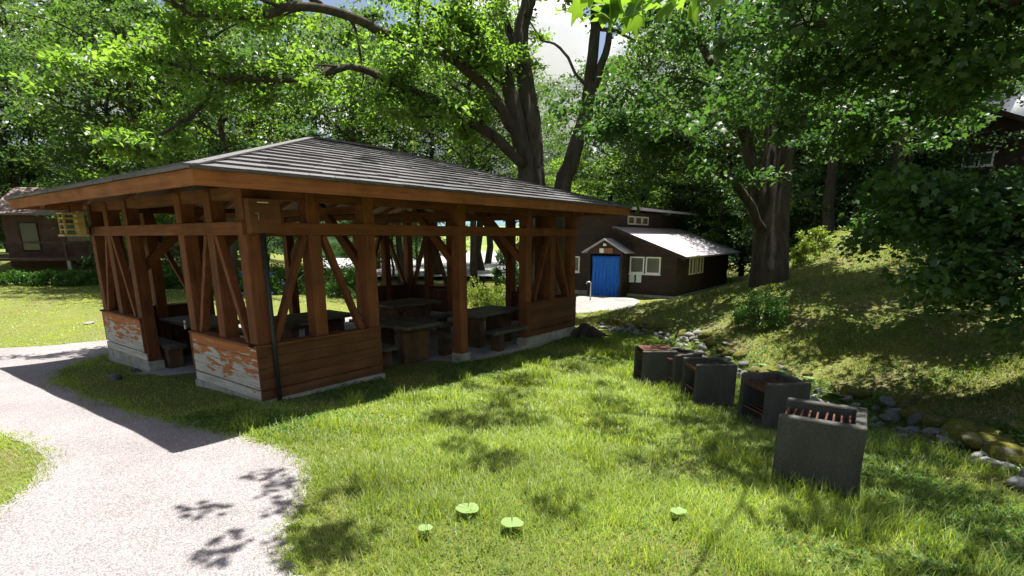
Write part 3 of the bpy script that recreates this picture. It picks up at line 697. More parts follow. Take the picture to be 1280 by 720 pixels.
def cabin(name, loc, rz, W_, D__, H, pitch, wallm, roofm, label, deck=False, windows=()):
    B = empty(name, loc, rz); tag(B, label, 'cabin')
    rzz = H + pitch * W_ / 2
    wallblk('wall', 0, D__, 0, W_, [(0, -.6), (W_, -.6), (W_, H), (W_ / 2, rzz), (0, H)], wallm, B)
    for s_ in (0, 1):
        ye = -.5 if s_ == 0 else W_ + .5; ze = H - pitch * .5
        q = [(-.6, ye, ze), (D__ + .6, ye, ze), (D__ + .6, W_ / 2, rzz), (-.6, W_ / 2, rzz)]
        MB().hexa([(a, b, c + .05) for a, b, c in q] + [(a, b, c + .15) for a, b, c in q]).build('roof', roofm, B)
    for s_ in (-1, 1): MB().bar((-.6, W_ / 2, rzz + .05), (-.6, W_ / 2 + s_ * (W_ / 2 + .5), H - pitch * .5 + .05), .05, .2).build('barge_board', wallm, B)
    for (fc, a, z, wu, wh) in windows:
        if fc == 'gable': window(B, (0, a + wu, z), (0, -1, 0), (-1, 0, 0), wu, wh, MT['paleframe'])
        else: window(B, (a, 0, z), (1, 0, 0), (0, -1, 0), wu, wh, MT['darkwall'])
    if deck:
        MB().box(-.3, D__ + .4, -1.6, -.004, -.15, 0).build('porch_deck', MT['redwall'], B)
        for x in (-.2, D__ / 2, D__ + .3): MB().box(x, x + .12, -1.55, -1.43, 0, 1.0).build('porch_post', MT['redwall'], B)
        MB().box(-.2, D__ + .4, -1.54, -1.46, .85, .95).build('rail', MT['redwall'], B)
        for x in (-.2, D__ / 2, D__ + .2): MB().box(x, x + .2, -1.5, -1.3, -.7, -.15).build('pier', MT['conc'], B)
    return B
lc = at(12, 322, 33.0)
cabin('lodge_cabin', (lc[0], lc[1], lc[2]), R(-40), 6.0, 7.5, 2.7, .5, MT['redwall'], MT['brownroof'], 'reddish-brown cabin with a porch deck in the shade beyond the lawn', True,
      [('gable', 2.2, .6, 1.3, 1.4), ('side', .8, .4, 1.0, 1.7), ('side', 3.2, .9, 1.6, 1.1)])
uc = at(1288, 224, 24)
cabin('hillside_cabin', (uc[0], uc[1], uc[2]), R(-20), 4.6, 6.0, 2.2, .5, MT['darkwall'], MT['metroof'], 'dark cabin with a pale roof half hidden by leaves on the hillside', False,
      [('gable', 2.1, .75, .55, .6), ('gable', 1.45, .75, .55, .6), ('side', 1.2, .9, 1.2, .9)])

# ------------------------------------------------------------------ foliage tools
LEAFQ = np.array([(0, 0, 0), (.5, -.30, .05), (1, 0, -.06), (.5, .30, .05)])
ML = [(0, 0)]
for ang, r_ in ((-150, .30), (-105, .50), (-80, .40), (-52, .85), (-28, .52), (0, 1.05), (28, .52), (52, .85), (80, .40), (105, .50), (150, .30)):
    ML.append((.32 + r_ * .68 * math.cos(R(ang)), r_ * .68 * math.sin(R(ang))))
LEAFM = np.array([(x, y, -.10 * (x - .3) ** 2 - .12 * abs(y)) for x, y in ML]); LEAFM[0] = (.25, 0, .03)
def leaf_cloud(centers, size, tilt=.6, shape='q', droop=.15):
    """centers (N,3) -> mesh arrays of N leaves of random heading, mostly level"""
    n = len(centers); T = LEAFQ if shape == 'q' else LEAFM
    az = rng.uniform(0, 2 * np.pi, n); ti = rng.normal(droop, tilt, n); ro = rng.normal(0, tilt, n)
    f = np.stack([np.cos(az) * np.cos(ti), np.sin(az) * np.cos(ti), -np.sin(ti)], -1)
    s0 = np.stack([-np.sin(az), np.cos(az), np.zeros(n)], -1); u0 = np.cross(f, s0)
    s = s0 * np.cos(ro)[:, None] + u0 * np.sin(ro)[:, None]; u = np.cross(f, s)
    sz = size * rng.uniform(.6, 1.25, n)
    V = centers[:, None, :] + sz[:, None, None] * (T[None, :, 0, None] * f[:, None, :] + T[None, :, 1, None] * s[:, None, :] + T[None, :, 2, None] * u[:, None, :])
    k = len(T); V = V.reshape(-1, 3); b = (np.arange(n) * k)[:, None]
    if shape == 'q': F = b + np.array([[0, 1, 2, 3]])
    else: F = (b[:, None, :] + np.array([[0, i, i + 1] for i in range(1, k - 1)] + [[0, k - 1, 1]])[None]).reshape(-1, 3)
    return V, F
def spray(c, r, n, flat=.45):
    p = rng.normal(0, 1, (n, 3)); p /= np.linalg.norm(p, axis=1)[:, None] + 1e-9
    p *= (rng.uniform(0, 1, n) ** .5)[:, None]
    return np.asarray(c) + p * np.array([r, r, r * flat])
def wiggle(pts, n=4, amp=.06):
    pts = np.array(pts, float); m = len(pts); o = []
    for i in range(m - 1):
        p0, p1, p2, p3 = pts[max(i - 1, 0)], pts[i], pts[i + 1], pts[min(i + 2, m - 1)]; L = np.linalg.norm(p2 - p1)
        for k in range(n):
            t = k / n
            o.append(.5 * (2 * p1 + (p2 - p0) * t + (2 * p0 - 5 * p1 + 4 * p2 - p3) * t * t + (3 * p1 - p0 - 3 * p2 + p3) * t ** 3) + (rng.normal(0, amp * L * .45, 3) if k else 0))
    o.append(pts[-1]); return np.array(o)
def cat(vs):
    V = []; F = []; n = 0
    for v, f in vs: V.append(v); F.append(f + n); n += len(v)
    return np.concatenate(V), np.concatenate(F)

class Tree:
    """limbs as tapered tubes in one trunk mesh; twigs carry leaf sprays"""
    def __init__(s, base): s.base = np.array(base, float); s.mb = MB(); s.c = []
    def limb(s, pts, r0, r1, n=10, wig=.04, seg=4):
        p = wiggle(pts, seg, wig); m = len(p); rad = [r0 + (r1 - r0) * (i / (m - 1)) ** .85 for i in range(m)]
        s.mb.tube([q - s.base for q in p], rad, n); return p, np.array(rad)
    def twigs(s, p, rad, n, length, t0=.25, up=.15, per=3, r_=.45, leaves=60, flat=.45, back=None, keep=None, density=1.0):
        m = len(p)
        for _ in range(n):
            k = int(m * (t0 + (1 - t0) * random.random())); k = min(k, m - 1); a = p[k]
            d = p[min(k + 1, m - 1)] - p[max(k - 1, 0)]; d = d / (np.linalg.norm(d) + 1e-9)
            v = rng.normal(0, 1, 3); v[2] = v[2] * .45 + up; v = v / np.linalg.norm(v); v = v + d * .5; v /= np.linalg.norm(v)
            L = length * random.uniform(.5, 1.2); q = [a]
            for j in range(1, 5): q.append(q[-1] + v * L / 4 + rng.normal(0, .07 * L, 3) * np.array([1, 1, .6]) + np.array([0, 0, -.012 * L * j]))
            q = np.array(q); ra = max(.012, min(rad[k] * .45, .05 * length))
            s.mb.tube([x - s.base for x in q], [ra * (1 - .8 * i / 4) for i in range(5)], 5, False)
            for j in range(per):
                t = .35 + .65 * (j + random.random() * .8) / per; i = min(int(t * 4), 3); fr = t * 4 - i
                c = q[i] + (q[i + 1] - q[i]) * min(fr, 1.1) + rng.normal(0, .12 * L, 3) * np.array([1, 1, .4])
                s.c.append((c, r_ * random.uniform(.7, 1.3), max(4, int(leaves * random.uniform(.6, 1.3) * density)), flat))
    def blob(s, c, r_, n, flat=.45): s.c.append((np.array(c, float), r_, n, flat))
    def finish(s, name, label, leafm, size, tilt=.55, shape='q', group=None, droop=.15, cat_='tree', barkm=None):
        o = empty(name, tuple(s.base)); tag(o, label, cat_, group)
        if s.mb.v: s.mb.build('trunk', barkm or MT['bark'], o, True)
        P = np.concatenate([spray(c, r, n, fl) for c, r, n, fl in s.c]) - s.base
        V, F = leaf_cloud(P, size, tilt, shape, droop)
        link('crown', fast_mesh(name + '_crown', V, F), leafm, o)
        s.nleaf = len(P)
        return o

# ------------------------------------------------------------------ the great tree behind the pavilion
b0 = at(668, 400, 14.4); zb = tz(b0[0], b0[1]); B0 = np.array([b0[0], b0[1], zb])
T = Tree(B0)
def P3(l): return [at(*q) for q in l]
lA = T.limb([B0 - [0, 0, .2]] + P3([(664, 300, 14.4), (660, 222, 14.4), (648, 165, 14.3), (636, 112, 14.2), (632, 86, 14.2)]), .34, .15, 12)
lB = T.limb([B0 + [.15, -.1, -.2]] + P3([(672, 300, 14.6), (668, 225, 14.6), (664, 150, 14.6), (656, 95, 14.7), (651, 48, 14.7), (660, 0, 14.8), (668, -70, 15), (672, -140, 15)]), .36, .13, 12)
lC = T.limb(P3([(660, 130, 14.7), (652, 85, 14.9), (640, 48, 15.2), (624, 0, 15.6), (610, -60, 16)]), .16, .08)
L1 = T.limb(P3([(645, 165, 14.3), (606, 108, 13.8), (560, 70, 13.3), (525, 52, 12.9), (480, 42, 12.5), (436, 20, 12.2), (376, 8, 11.8), (335, 18, 11.5), (290, 20, 11.2), (245, 18, 11.0), (200, -4, 10.8)]), .16, .05)
L2 = T.limb(P3([(655, 208, 14.3), (622, 174, 13.9), (588, 150, 13.5), (546, 128, 13.1), (500, 106, 12.7), (462, 90, 12.3), (430, 84, 12.0), (390, 92, 11.8)]), .16, .05)
L3 = T.limb(P3([(430, 84, 12.0), (380, 100, 11.6), (335, 100, 11.2), (292, 98, 10.9), (258, 130, 10.7), (215, 160, 10.5), (170, 186, 10.3)]), .075, .025, 7)
L4 = T.limb(P3([(292, 98, 10.9), (240, 88, 10.8), (200, 78, 10.7), (150, 84, 10.6), (125, 92, 10.5)]), .055, .02, 7)
L5 = T.limb(P3([(540, 62, 13.1), (570, 42, 13.2), (600, 40, 13.4), (560, 20, 13), (500, -10, 12.4)]), .09, .03, 7)
L6 = T.limb(P3([(400, 8, 12), (360, -30, 12), (300, -60, 12), (240, -80, 12)]), .1, .03, 7)
T.twigs(*lB, 9, 2.2, .6, .2, 4, .55, 80); T.twigs(*lC, 10, 2.2, .4, .2, 4, .55, 80)
T.twigs(*L1, 26, 1.7, .12, .10, 4, .5, 75); T.twigs(*L2, 22, 1.5, .15, .05, 4, .48, 75)
T.twigs(*L3, 14, 1.0, .1, .05, 3, .4, 60); T.twigs(*L4, 12, 1.0, .1, .1, 3, .4, 60)
T.twigs(*L5, 12, 1.5, .2, .1, 4, .5, 70); T.twigs(*L6, 14, 1.6, .2, .0, 4, .5, 70)
T.twigs(*lA, 4, 1.4, .75, .1, 3, .4, 60)
for (gx_, gy_, h, r_, n_) in [(5.2, .2, 8.2, .8, 130), (6.6, -.2, 8.0, .8, 150), (7.6, .6, 8.0, .8, 150), (4.2, .9, 8.4, .7, 110), (5.9, 1.4, 8.2, .8, 130), (7.0, 2.0, 8.2, .9, 150), (3.4, 2.0, 8.6, .7, 100), (4.8, 2.6, 8.6, .8, 120), (6.0, 3.2, 8.4, .9, 140),
                              (3.1, -.2, 8.2, .5, 60), (1.9, .8, 8.4, .45, 50), (2.3, 2.4, 8.6, .6, 70), (8.3, -.8, 8, .8, 140), (6.2, -1.5, 7.8, .5, 60), (7.4, -1.7, 7.8, .7, 110), (5.2, -1.2, 7.8, .4, 40)]:
    T.blob(np.array([gx_, gy_, 0]) + SUN / SUN[2] * h, r_, n_, .35)  # unseen leaf clusters added overhead to shade the roof and front lawn
T.finish('great_tree', 'huge many-stemmed tree behind the pavilion with long limbs arching over its roof', MT['leaf_main'], .135)
b1 = at(690, 400, 15.0); B1 = np.array([b1[0], b1[1], tz(b1[0], b1[1])])
T = Tree(B1)
lD = T.limb([B1 - [0, 0, .2]] + P3([(694, 290, 15), (703, 236, 15), (720, 182, 15), (734, 130, 15), (741, 70, 15), (745, 0, 15), (750, -80, 15)]), .32, .10, 12)
lE = T.limb(P3([(732, 140, 15), (748, 95, 15), (762, 40, 15), (772, 0, 15), (790, -60, 15.2)]), .13, .06)
lF = T.limb(P3([(738, 120, 15), (700, 60, 15.4), (676, 50, 15.6), (660, 20, 16)]), .05, .02, 6)
T.twigs(*lD, 6, 1.7, .7, .2, 4, .5, 60); T.twigs(*lE, 6, 1.5, .6, .2, 4, .5, 60); T.twigs(*lF, 3, .9, .5, .2, 2, .35, 40)
T.finish('leaning_tree', 'dark leaning tree with a forked trunk rising right beside the many-stemmed tree', MT['leaf_main'], .135)

# big tree on the bank
b2 = at(962, 350, 14.0); B2 = np.array([b2[0], b2[1], tz(b2[0], b2[1])])
T = Tree(B2)
l1 = T.limb([B2 + [0, 0, -.3]] + P3([(962, 335, 14), (965, 280, 14), (970, 215, 14), (977, 150, 14), (986, 90, 14), (1000, 20, 14), (1012, -70, 14)]), .52, .22, 14, .02)
l2 = T.limb(P3([(963, 285, 14), (948, 240, 13.9), (938, 200, 13.8), (926, 150, 13.7), (905, 110, 13.6), (880, 62, 13.4), (850, 10, 13)]), .22, .07)
l3 = T.limb(P3([(960, 300, 14), (930, 245, 13.2), (900, 215, 12.8), (862, 178, 12.4), (822, 160, 12), (780, 152, 11.7), (745, 158, 11.4)]), .13, .03, 8)
l4 = T.limb(P3([(988, 85, 14), (975, 30, 14.2), (968, -20, 14.4), (955, -80, 14.5)]), .26, .10)
l5 = T.limb(P3([(985, 100, 14), (1020, 50, 13.4), (1060, 20, 12.8), (1110, -10, 12), (1160, -30, 11)]), .16, .05)
l6 = T.limb(P3([(975, 165, 14), (1010, 120, 13), (1050, 105, 12), (1100, 95, 11), (1150, 100, 10.4)]), .10, .03, 8)
T.twigs(*l1, 8, 2.0, .7, .2, 4, .55, 70); T.twigs(*l2, 18, 1.9, .35, .15, 4, .55, 75); T.twigs(*l3, 18, 1.3, .25, .05, 4, .48, 65)
T.twigs(*l4, 12, 2.2, .3, .2, 4, .55, 70); T.twigs(*l5, 20, 1.8, .2, .1, 4, .55, 75); T.twigs(*l6, 20, 1.4, .2, .1, 4, .5, 70)
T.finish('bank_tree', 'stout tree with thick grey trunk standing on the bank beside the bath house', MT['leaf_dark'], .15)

# near maple whose trunk stands just outside the picture; its boughs roof the bank and the pits
B3 = np.array([6.6, -11.2, tz(6.6, -11.2)])
T = Tree(B3)
t1 = T.limb([B3 - [0, 0, .3], B3 + [-.1, .2, 2.0], B3 + [-.2, .5, 4.2], B3 + [-.2, .8, 6.5], B3 + [0, 1, 9]], .38, .10, 12)
def bough(pts, r0=.09, r1=.02): return T.limb(pts, r0, r1, 7)
tp4 = B3 + [-.2, .5, 4.0]
bo = [bough([tp4, at(1300, 60, 6.0), at(1180, 70, 6.5), at(1080, 80, 7.2), at(1000, 95, 7.8)]),
      bough([tp4 - [0, 0, 1], at(1340, 235, 5.5), at(1250, 245, 6.0), at(1190, 252, 6.4), at(1130, 262, 6.8)]),
      bough([tp4 - [0, 0, 1.6], at(1360, 300, 5.2), at(1290, 300, 5.4), at(1250, 310, 5.6), at(1215, 335, 5.8)]),
      bough([tp4, at(1330, -20, 5.5), at(1200, -10, 5.8), at(1090, 20, 6.0), at(1010, 35, 6.2)]),
      bough([tp4 + [0, 0, .8], at(1320, -160, 5.6), at(1150, -190, 5.4), at(1000, -190, 5.2), at(860, -170, 5.0)]),
      bough([tp4, at(1320, 60, 7.5), at(1200, 85, 8.4), at(1110, 125, 9.2), at(1040, 175, 10)]),
      bough([tp4 - [0, 0, .6], at(1340, 230, 7), at(1260, 250, 7.6), at(1215, 268, 8.2), at(1180, 285, 8.8)])]
for b_, n_, L_, lv in ((bo[0], 34, 1.2, 52), (bo[1], 36, 1.0, 50), (bo[2], 30, .85, 46), (bo[3], 38, 1.2, 52), (bo[4], 12, 1.0, 30), (bo[5], 34, 1.1, 50), (bo[6], 28, .9, 46)):
    T.twigs(*b_, n_, L_, .12, .05, 4, .42, lv, .4)
T.twigs(*t1, 10, 2.4, .45, .3, 4, .6, 40, .4)
# boughs over the lawn, above the picture, that throw the dappled shade
def over(gx_, gy_, h): return np.array([gx_, gy_, 0]) + SUN / SUN[2] * h
LB = T.limb([tp4 + [0, 0, 1.5], over(3.8, -6.2, 6.4), over(2.9, -4.4, 6.6), over(1.9, -2.9, 6.6), over(.5, -2.2, 6.4)], .10, .02, 7)
for (gx_, gy_, h, r_, n_) in [(1.0, -2.55, 6.4, .45, 45), (1.7, -2.35, 6.5, .40, 40), (2.3, -2.0, 6.5, .45, 60), (.3, -2.9, 6.3, .30, 22), (2.9, -3.3, 6.5, .5, 80), (2.6, -4.3, 6.5, .5, 80), (1.9, -4.9, 6.4, .5, 75),
                              (1.2, -5.2, 6.3, .45, 60), (2.4, -5.6, 6.2, .6, 120), (3.3, -4.6, 6.4, .6, 110), (3.9, -5.4, 6.4, .6, 120), (3.4, -6.4, 6.2, .6, 120), (1.3, -6.3, 6.2, .6, 110), (.6, -5.8, 6.2, .4, 45),
                              (4.4, -4.1, 6.6, .55, 80), (4.9, -3.2, 6.6, .5, 60), (3.8, -2.6, 6.6, .4, 45), (.2, -3.4, 6.3, .35, 45), (1.4, -2.9, 6.4, .35, 50), (2.9, -1.7, 6.5, .4, 60), (.9, -2.2, 6.4, .35, 45), (2.0, -3.6, 6.4, .3, 40), (-.9, -3.0, 6.2, .22, 18), (-1.2, -2.5, 6.2, .2, 14), (-1.5, -3.4, 6.2, .3, 26), (-.2, -4.4, 6.2, .3, 20), (5.6, -4.6, 6.4, .5, 60),
                              (6.2, -5.6, 6, .6, 80), (5.0, -6.4, 6, .6, 90), (7.2, -4.6, 6, .5, 60), (8.2, -5.6, 6, .6, 80), (6.8, -7.0, 6, .7, 100), (9.5, -4.6, 6, .6, 60)]:
    T.blob(over(gx_, gy_, h), r_, int(n_ * 2.2), .4)
MD = ground_hit(1035, 300)
for (gx_, gy_, r_, n_) in [(.2, -6.5, .5, 130), (.9, -6.9, .55, 150), (1.6, -7.1, .55, 150), (-.3, -6.1, .4, 70), (.9, -6.0, .45, 110), (1.7, -6.4, .5, 150), (2.3, -7.0, .6, 170), (1.9, -5.6, .5, 140), (1.3, -5.3, .4, 80), (2.6, -6.2, .6, 170), (3.2, -7.2, .6, 150), (2.8, -5.2, .5, 130), (3.6, -4.8, .5, 110),
                        (3.0, -7.9, .7, 150), (1.2, -7.8, .7, 150), (4.2, -6.8, .6, 130), (-1.3, -2.9, .25, 34), (-1.5, -3.5, .35, 60), (-1.1, -2.2, .2, 20), (-1.9, -3.1, .22, 24), (-1.75, -2.4, .16, 14), (4.3, -3.7, .5, 110), (5.0, -2.7, .5, 100), (4.6, -1.6, .6, 120), (3.2, -1.5, .5, 90), (5.8, -1.5, .6, 120), (2.2, -1.3, .4, 60)]:
    T.blob(over(gx_, gy_, random.uniform(5.8, 6.6)), r_, int(n_ * 1.6), .4)  # leaf clusters added above the picture to shade lawn, pits and path
for _ in range(210):
    gx_, gy_ = random.uniform(1.5, 17), random.uniform(-11, .5)
    sd = float(ditch(np.array([gx_]), np.array([gy_]))[0]); nn_ = .5 + .3 * math.sin(1.1 * gx_ + .7 * gy_ + 1) + .3 * math.sin(1.7 * gy_ - .6 * gx_)
    if sd < -1.4 or nn_ < .34 or math.hypot(gx_ - MD[0], gy_ - MD[1]) < 2.6: continue
    T.blob(over(gx_, gy_, random.uniform(5.6, 7.4)), random.uniform(.4, .75), random.randint(110, 200), .4)  # scattered overhead leaf clusters added to darken the bank with shade
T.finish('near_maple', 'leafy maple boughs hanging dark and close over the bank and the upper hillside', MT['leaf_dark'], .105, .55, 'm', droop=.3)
T = Tree(over(1.9, -2.9, 6.6))
br = T.limb([over(1.9, -2.9, 6.6), at(1010, -330, 4.2), at(960, -140, 3.0), at(900, -50, 2.6), at(860, -30, 2.5), at(800, -12, 2.45), at(740, 2, 2.4), at(715, 8, 2.4)], .020, .004, 6)
for (x, y, d, n_) in [(730, 12, 2.4, 5), (760, 2, 2.4, 7), (790, 4, 2.45, 8), (815, 0, 2.5, 8), (835, -8, 2.5, 8), (770, -12, 2.4, 8), (860, -14, 2.6, 8), (890, -20, 2.6, 8)]: T.blob(at(x, y, d), .10, n_, .6)
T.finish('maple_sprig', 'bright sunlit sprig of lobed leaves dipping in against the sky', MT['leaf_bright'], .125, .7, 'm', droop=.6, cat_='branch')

# ------------------------------------------------------------------ trees of the surrounding wood
def wood_tree(seed, H, crown_r, leafm, name, nleaf=13000, size=.22, low=.28):
    global rng
    rng = np.random.default_rng(seed); random.seed(seed)
    T = Tree((0, 0, 0))
    p, r_ = T.limb([(0, 0, -.5), (.1, .05, H * .25), (-.1, .15, H * .5), (.1, -.1, H * .75), (0, 0, H * .97)], .02 * H, .02, 10)
    n = 26
    for k in range(n):
        t = low + (1 - low) * (k + random.random()) / n; a = np.array([0, 0, H * t]); az = k * 2.4 + random.random()
        prof = math.sin(math.pi * min(1, ((t - low) / (1 - low)) * .82 + .16)) ** .7
        L = crown_r * prof * random.uniform(.75, 1.15)
        e = a + np.array([math.cos(az) * L, math.sin(az) * L, L * random.uniform(.05, .45)])
        q, ra = T.limb([a, (a + e) / 2 + np.array([0, 0, .12 * L]), e], .006 * H, .012, 6, .08)
        T.twigs(q, ra, 5, L * .5, .25, .1, 3, crown_r * .20, int(nleaf / (n * 15)), .42)
    o = T.finish(name, 'x', leafm, size, .6)
    return o
V1 = wood_tree(1, 13.5, 4.6, MT['leaf_mid'], 'broadleaf_tree'); V2 = wood_tree(2, 16, 4.8, MT['leaf_mid'], 'tall_broadleaf_tree', 14000, .24)
V3 = wood_tree(3, 10.5, 4.2, MT['leaf_bright'], 'bright_broadleaf_tree', 12000, .20, .18); V4 = wood_tree(4, 15, 4.0, MT['leaf_dark'], 'dark_broadleaf_tree', 12000, .24, .34)
V5 = wood_tree(6, 4.2, 2.7, MT['leaf_dark'], 'understory_tree', 7000, .17, .04)
LBL = {'understory_tree': 'low dark leafy thicket tree', 'broadleaf_tree': 'mid-green rounded broadleaf tree', 'tall_broadleaf_tree': 'tall mid-green broadleaf tree', 'bright_broadleaf_tree': 'low spreading yellow-green broadleaf tree', 'dark_broadleaf_tree': 'dark slim-trunked broadleaf tree'}
random.seed(5); rng = np.random.default_rng(5)
first = {}
def plant(v, px, d, s=1.0, dz=0):
    p = at(px, 300, d); o = v if v.name not in first else copy_tree(v)
    first[v.name] = 1
    kind = v.name
    o.location = (p[0], p[1], tz(p[0], p[1]) + dz); o.rotation_euler = (0, 0, random.uniform(0, 6.28)); o.scale = (s, s, s * random.uniform(.92, 1.08))
    wh = 'around the reddish cabin' if px < 130 else 'beyond the lawn' if px < 440 else 'towards the pale riverbed' if px < 740 else 'behind the bath house' if px < 970 else 'on the hillside by the dark cabin'
    tag(o, LBL[kind] + ' ' + wh, 'tree', kind.replace('_', ' ') + 's ' + wh)
for (v, px, d, s) in [(V1, -90, 40, 1.1), (V2, 60, 44, 1.1), (V1, 30, 40, 1.0), (V2, 140, 36, 1.0), (V1, 190, 27, .95), (V3, 225, 25, .75), (V1, 270, 31, 1.05), (V3, 330, 28, .85), (V2, 385, 34, 1.0), (V1, 450, 30, .9), (V1, -190, 24, 1.1), (V4, -60, 37, 1.0), (V1, 110, 46, 1.2),
                      (V2, 10, 50, 1.3), (V2, 200, 45, 1.2), (V1, 330, 44, 1.25), (V2, 470, 44, 1.1), (V4, 290, 24, .8), (V4, 160, 30, .9),
                      (V1, 800, 36, 1.0), (V3, 850, 34, .8), (V2, 760, 42, 1.0), (V1, 900, 33, .95), (V4, 880, 38, 1.1), (V2, 960, 36, 1.1), (V1, 840, 44, 1.0), (V1, 930, 40, .9), (V4, 985, 29, .9), (V3, 965, 31, .7),
                      (V4, 1030, 24, 1.0), (V4, 1104, 23, .95), (V4, 1120, 26, 1.0), (V1, 1060, 32, 1.0), (V4, 1190, 31, 1.0), (V1, 1160, 34, 1.1), (V2, 1260, 36, 1.0), (V4, 1360, 22, 1.0), (V3, 1010, 34, .7), (V2, 1080, 42, 1.2), (V1, 1350, 34, 1.1), (V1, 990, 46, 1.2),
                      (V1, 700, 50, .8), (V3, 715, 38, .8), (V3, 690, 33, .55), (V3, 560, 46, .5), (V1, 520, 48, .6), (V3, 490, 36, .5), (V3, 445, 38, .6), (V1, 590, 31, .95), (V2, 545, 38, 1.05), (V2, 600, 42, 1.1), (V1, 500, 33, .95), (V2, 610, 52, 1.2), (V3, 772, 38, .8), (V3, 825, 39, .9),
                      (V5, 905, 37, 1.0), (V5, 945, 33, .9), (V5, 985, 27, 1.0), (V5, 1010, 26, .9), (V5, 1045, 25, 1.1), (V5, 870, 36, 1.2), (V5, 1080, 27, 1.2), (V5, 1120, 30, 1.3), (V5, 1160, 27, 1.1), (V5, 740, 38, 1.0), (V5, 715, 34, .7), (V5, 790, 40, 1.2),
                      (V5, 150, 33, 1.1), (V5, 205, 32, 1.0), (V5, 260, 34, 1.2), (V5, 310, 35, 1.1), (V5, 110, 38, 1.2), (V5, -10, 42, 1.4), (V5, 60, 43, 1.4)]:
    plant(v, px, d, s)

# ------------------------------------------------------------------ bushes
def bush(name, px, py, rx, rz_, label, m, n=2500, size=.06, d=None, cat_='bush', flowers=False, group=None, stems=9):
    p = ground_hit(px, py) if d is None else at(px, py, d); z = tz(p[0], p[1]); B = np.array([p[0], p[1], z])
    T = Tree(B)
    for k in range(stems):
        az = k * 2.4; e = B + np.array([math.cos(az) * rx * .75 * random.random(), math.sin(az) * rx * .75 * random.random(), rz_ * random.uniform(.5, .9)])
        T.limb([B - [0, 0, .08], (B + e) / 2 + rng.normal(0, .05, 3), e], .016, .004, 5)
    k = max(10, n // 60)
    for _ in range(k):
        v = rng.normal(0, 1, 3); v[2] = abs(v[2]); v /= np.linalg.norm(v); q = B + v * np.array([rx, rx, rz_]) * random.uniform(.55, 1.0) + [0, 0, .03]
        T.blob(q, rx * .22, n // k, .75)
    o = T.finish(name, label, m, size, .7, group=group, cat_=cat_)
    if flowers:
        pts = []
        for _ in range(26):
            v = rng.normal(0, 1, 3); v[2] = abs(v[2]) * .8; v /= np.linalg.norm(v); pts.append(spray(v * np.array([rx, rx, rz_]) * 1.04, .11, 40, .8))
        V, F = leaf_cloud(np.concatenate(pts), .05, 1.0); link('flower_heads', fast_mesh('flower_heads', V, F), MT['petal'], o)
    return o
bush('round_bush', 950, 404, .58, .68, 'round leafy green bush growing alone on the grassy bank', MT['leaf_bush'], 4200, .055)
bush('azalea_bush', 596, 392, .95, 1.25, 'clipped yellow-green azalea mound glowing beyond the open pavilion bay', MT['leaf_azalea'], 5000, .07, 19)
bush('azalea_bush', 622, 392, .80, 1.05, 'smaller clipped azalea beside the large yellow-green mound', MT['leaf_azalea'], 4000, .07, 18.6)
for (px, rx) in ((470, .7), (505, .7), (540, .8)): bush('azalea_bush', px, 385, rx, .6, 'low sunlit azalea seen under the far pavilion sill', MT['leaf_azalea'], 2600, .08, 21, group='azaleas behind the pavilion')
bush('dark_shrub', 638, 385, .8, 2.6, 'upright dark shrub between the azalea mound and the bath house', MT['leaf_dark'], 5200, .12, 22)
bush('hydrangea_bush', 288, 350, 1.0, 1.0, 'hydrangea bush dotted with blue flower heads beyond the lawn', MT['leaf_bush'], 3500, .11, 24, flowers=True)
bush('hydrangea_bush', 332, 350, .9, .95, 'second blue-flowered hydrangea standing right of the first, before the wood', MT['leaf_bush'], 3500, .11, 25, flowers=True)
for (px, rx, rz_, d_, lb) in ((360, 1.5, 1.5, 26, 'broad dark shrub next to the hydrangeas at the lawn edge'), (405, 1.7, 1.9, 27, 'rounded shrub at the lawn edge behind the middle picnic table'), (440, 1.3, 1.5, 26, 'leafy shrub at the lawn edge beside the rounded one'), (225, 1.3, 1.1, 27, 'low shrub at the lawn edge behind the doorway'),
                              (20, 1.2, .7, 28.5, 'low hedge plant in front of the reddish cabin porch'), (60, 1.2, .7, 28.5, 'hedge plant below the reddish cabin deck'), (98, 1.2, .7, 28.5, 'hedge plant at the far end of the reddish cabin')):
    bush('lawn_shrub', px, 345, rx, rz_, lb, MT['leaf_bush'], 3200, .13, d_)
bush('mound_bush', 1020, 302, .55, .7, 'sunlit bush on the crest of the mound', MT['leaf_azalea'], 2200, .07, 16.2)
bush('mound_bush', 1003, 330, .5, .6, 'yellow-green bush at the foot of the sunlit mound beside the thick trunk', MT['leaf_azalea'], 2200, .07, 15.2)
bush('mound_bush', 1080, 290, .5, .55, 'dark little bush near the mound top', MT['leaf_bush'], 2000, .07, 16.0)
for (px, py, r_, lb) in ((600, 468, .0, ''),): pass
# stump root at the far corner of the pavilion
st = ground_hit(733, 424); ST = empty('tree_stump', (st[0] + .3, st[1] + .2, tz(st[0], st[1]) - .05)); tag(ST, 'dark spreading tree stump at the far corner of the pavilion', 'stump')
s_ = MB(); s_.tube([(0, 0, 0), (.03, .02, .1), (.12, .10, .26)], [.30, .20, .13], 12); s_.build('trunk', MT['bark'], ST, True)
for k in range(6):
    az = k * 1.05 + .3; MB().tube([(math.cos(az) * .12, math.sin(az) * .12, .2), (math.cos(az) * .36, math.sin(az) * .36, .07), (math.cos(az) * .62, math.sin(az) * .62, -.03)], [.09, .07, .03], 7).build('root', MT['bark'], ST, True)

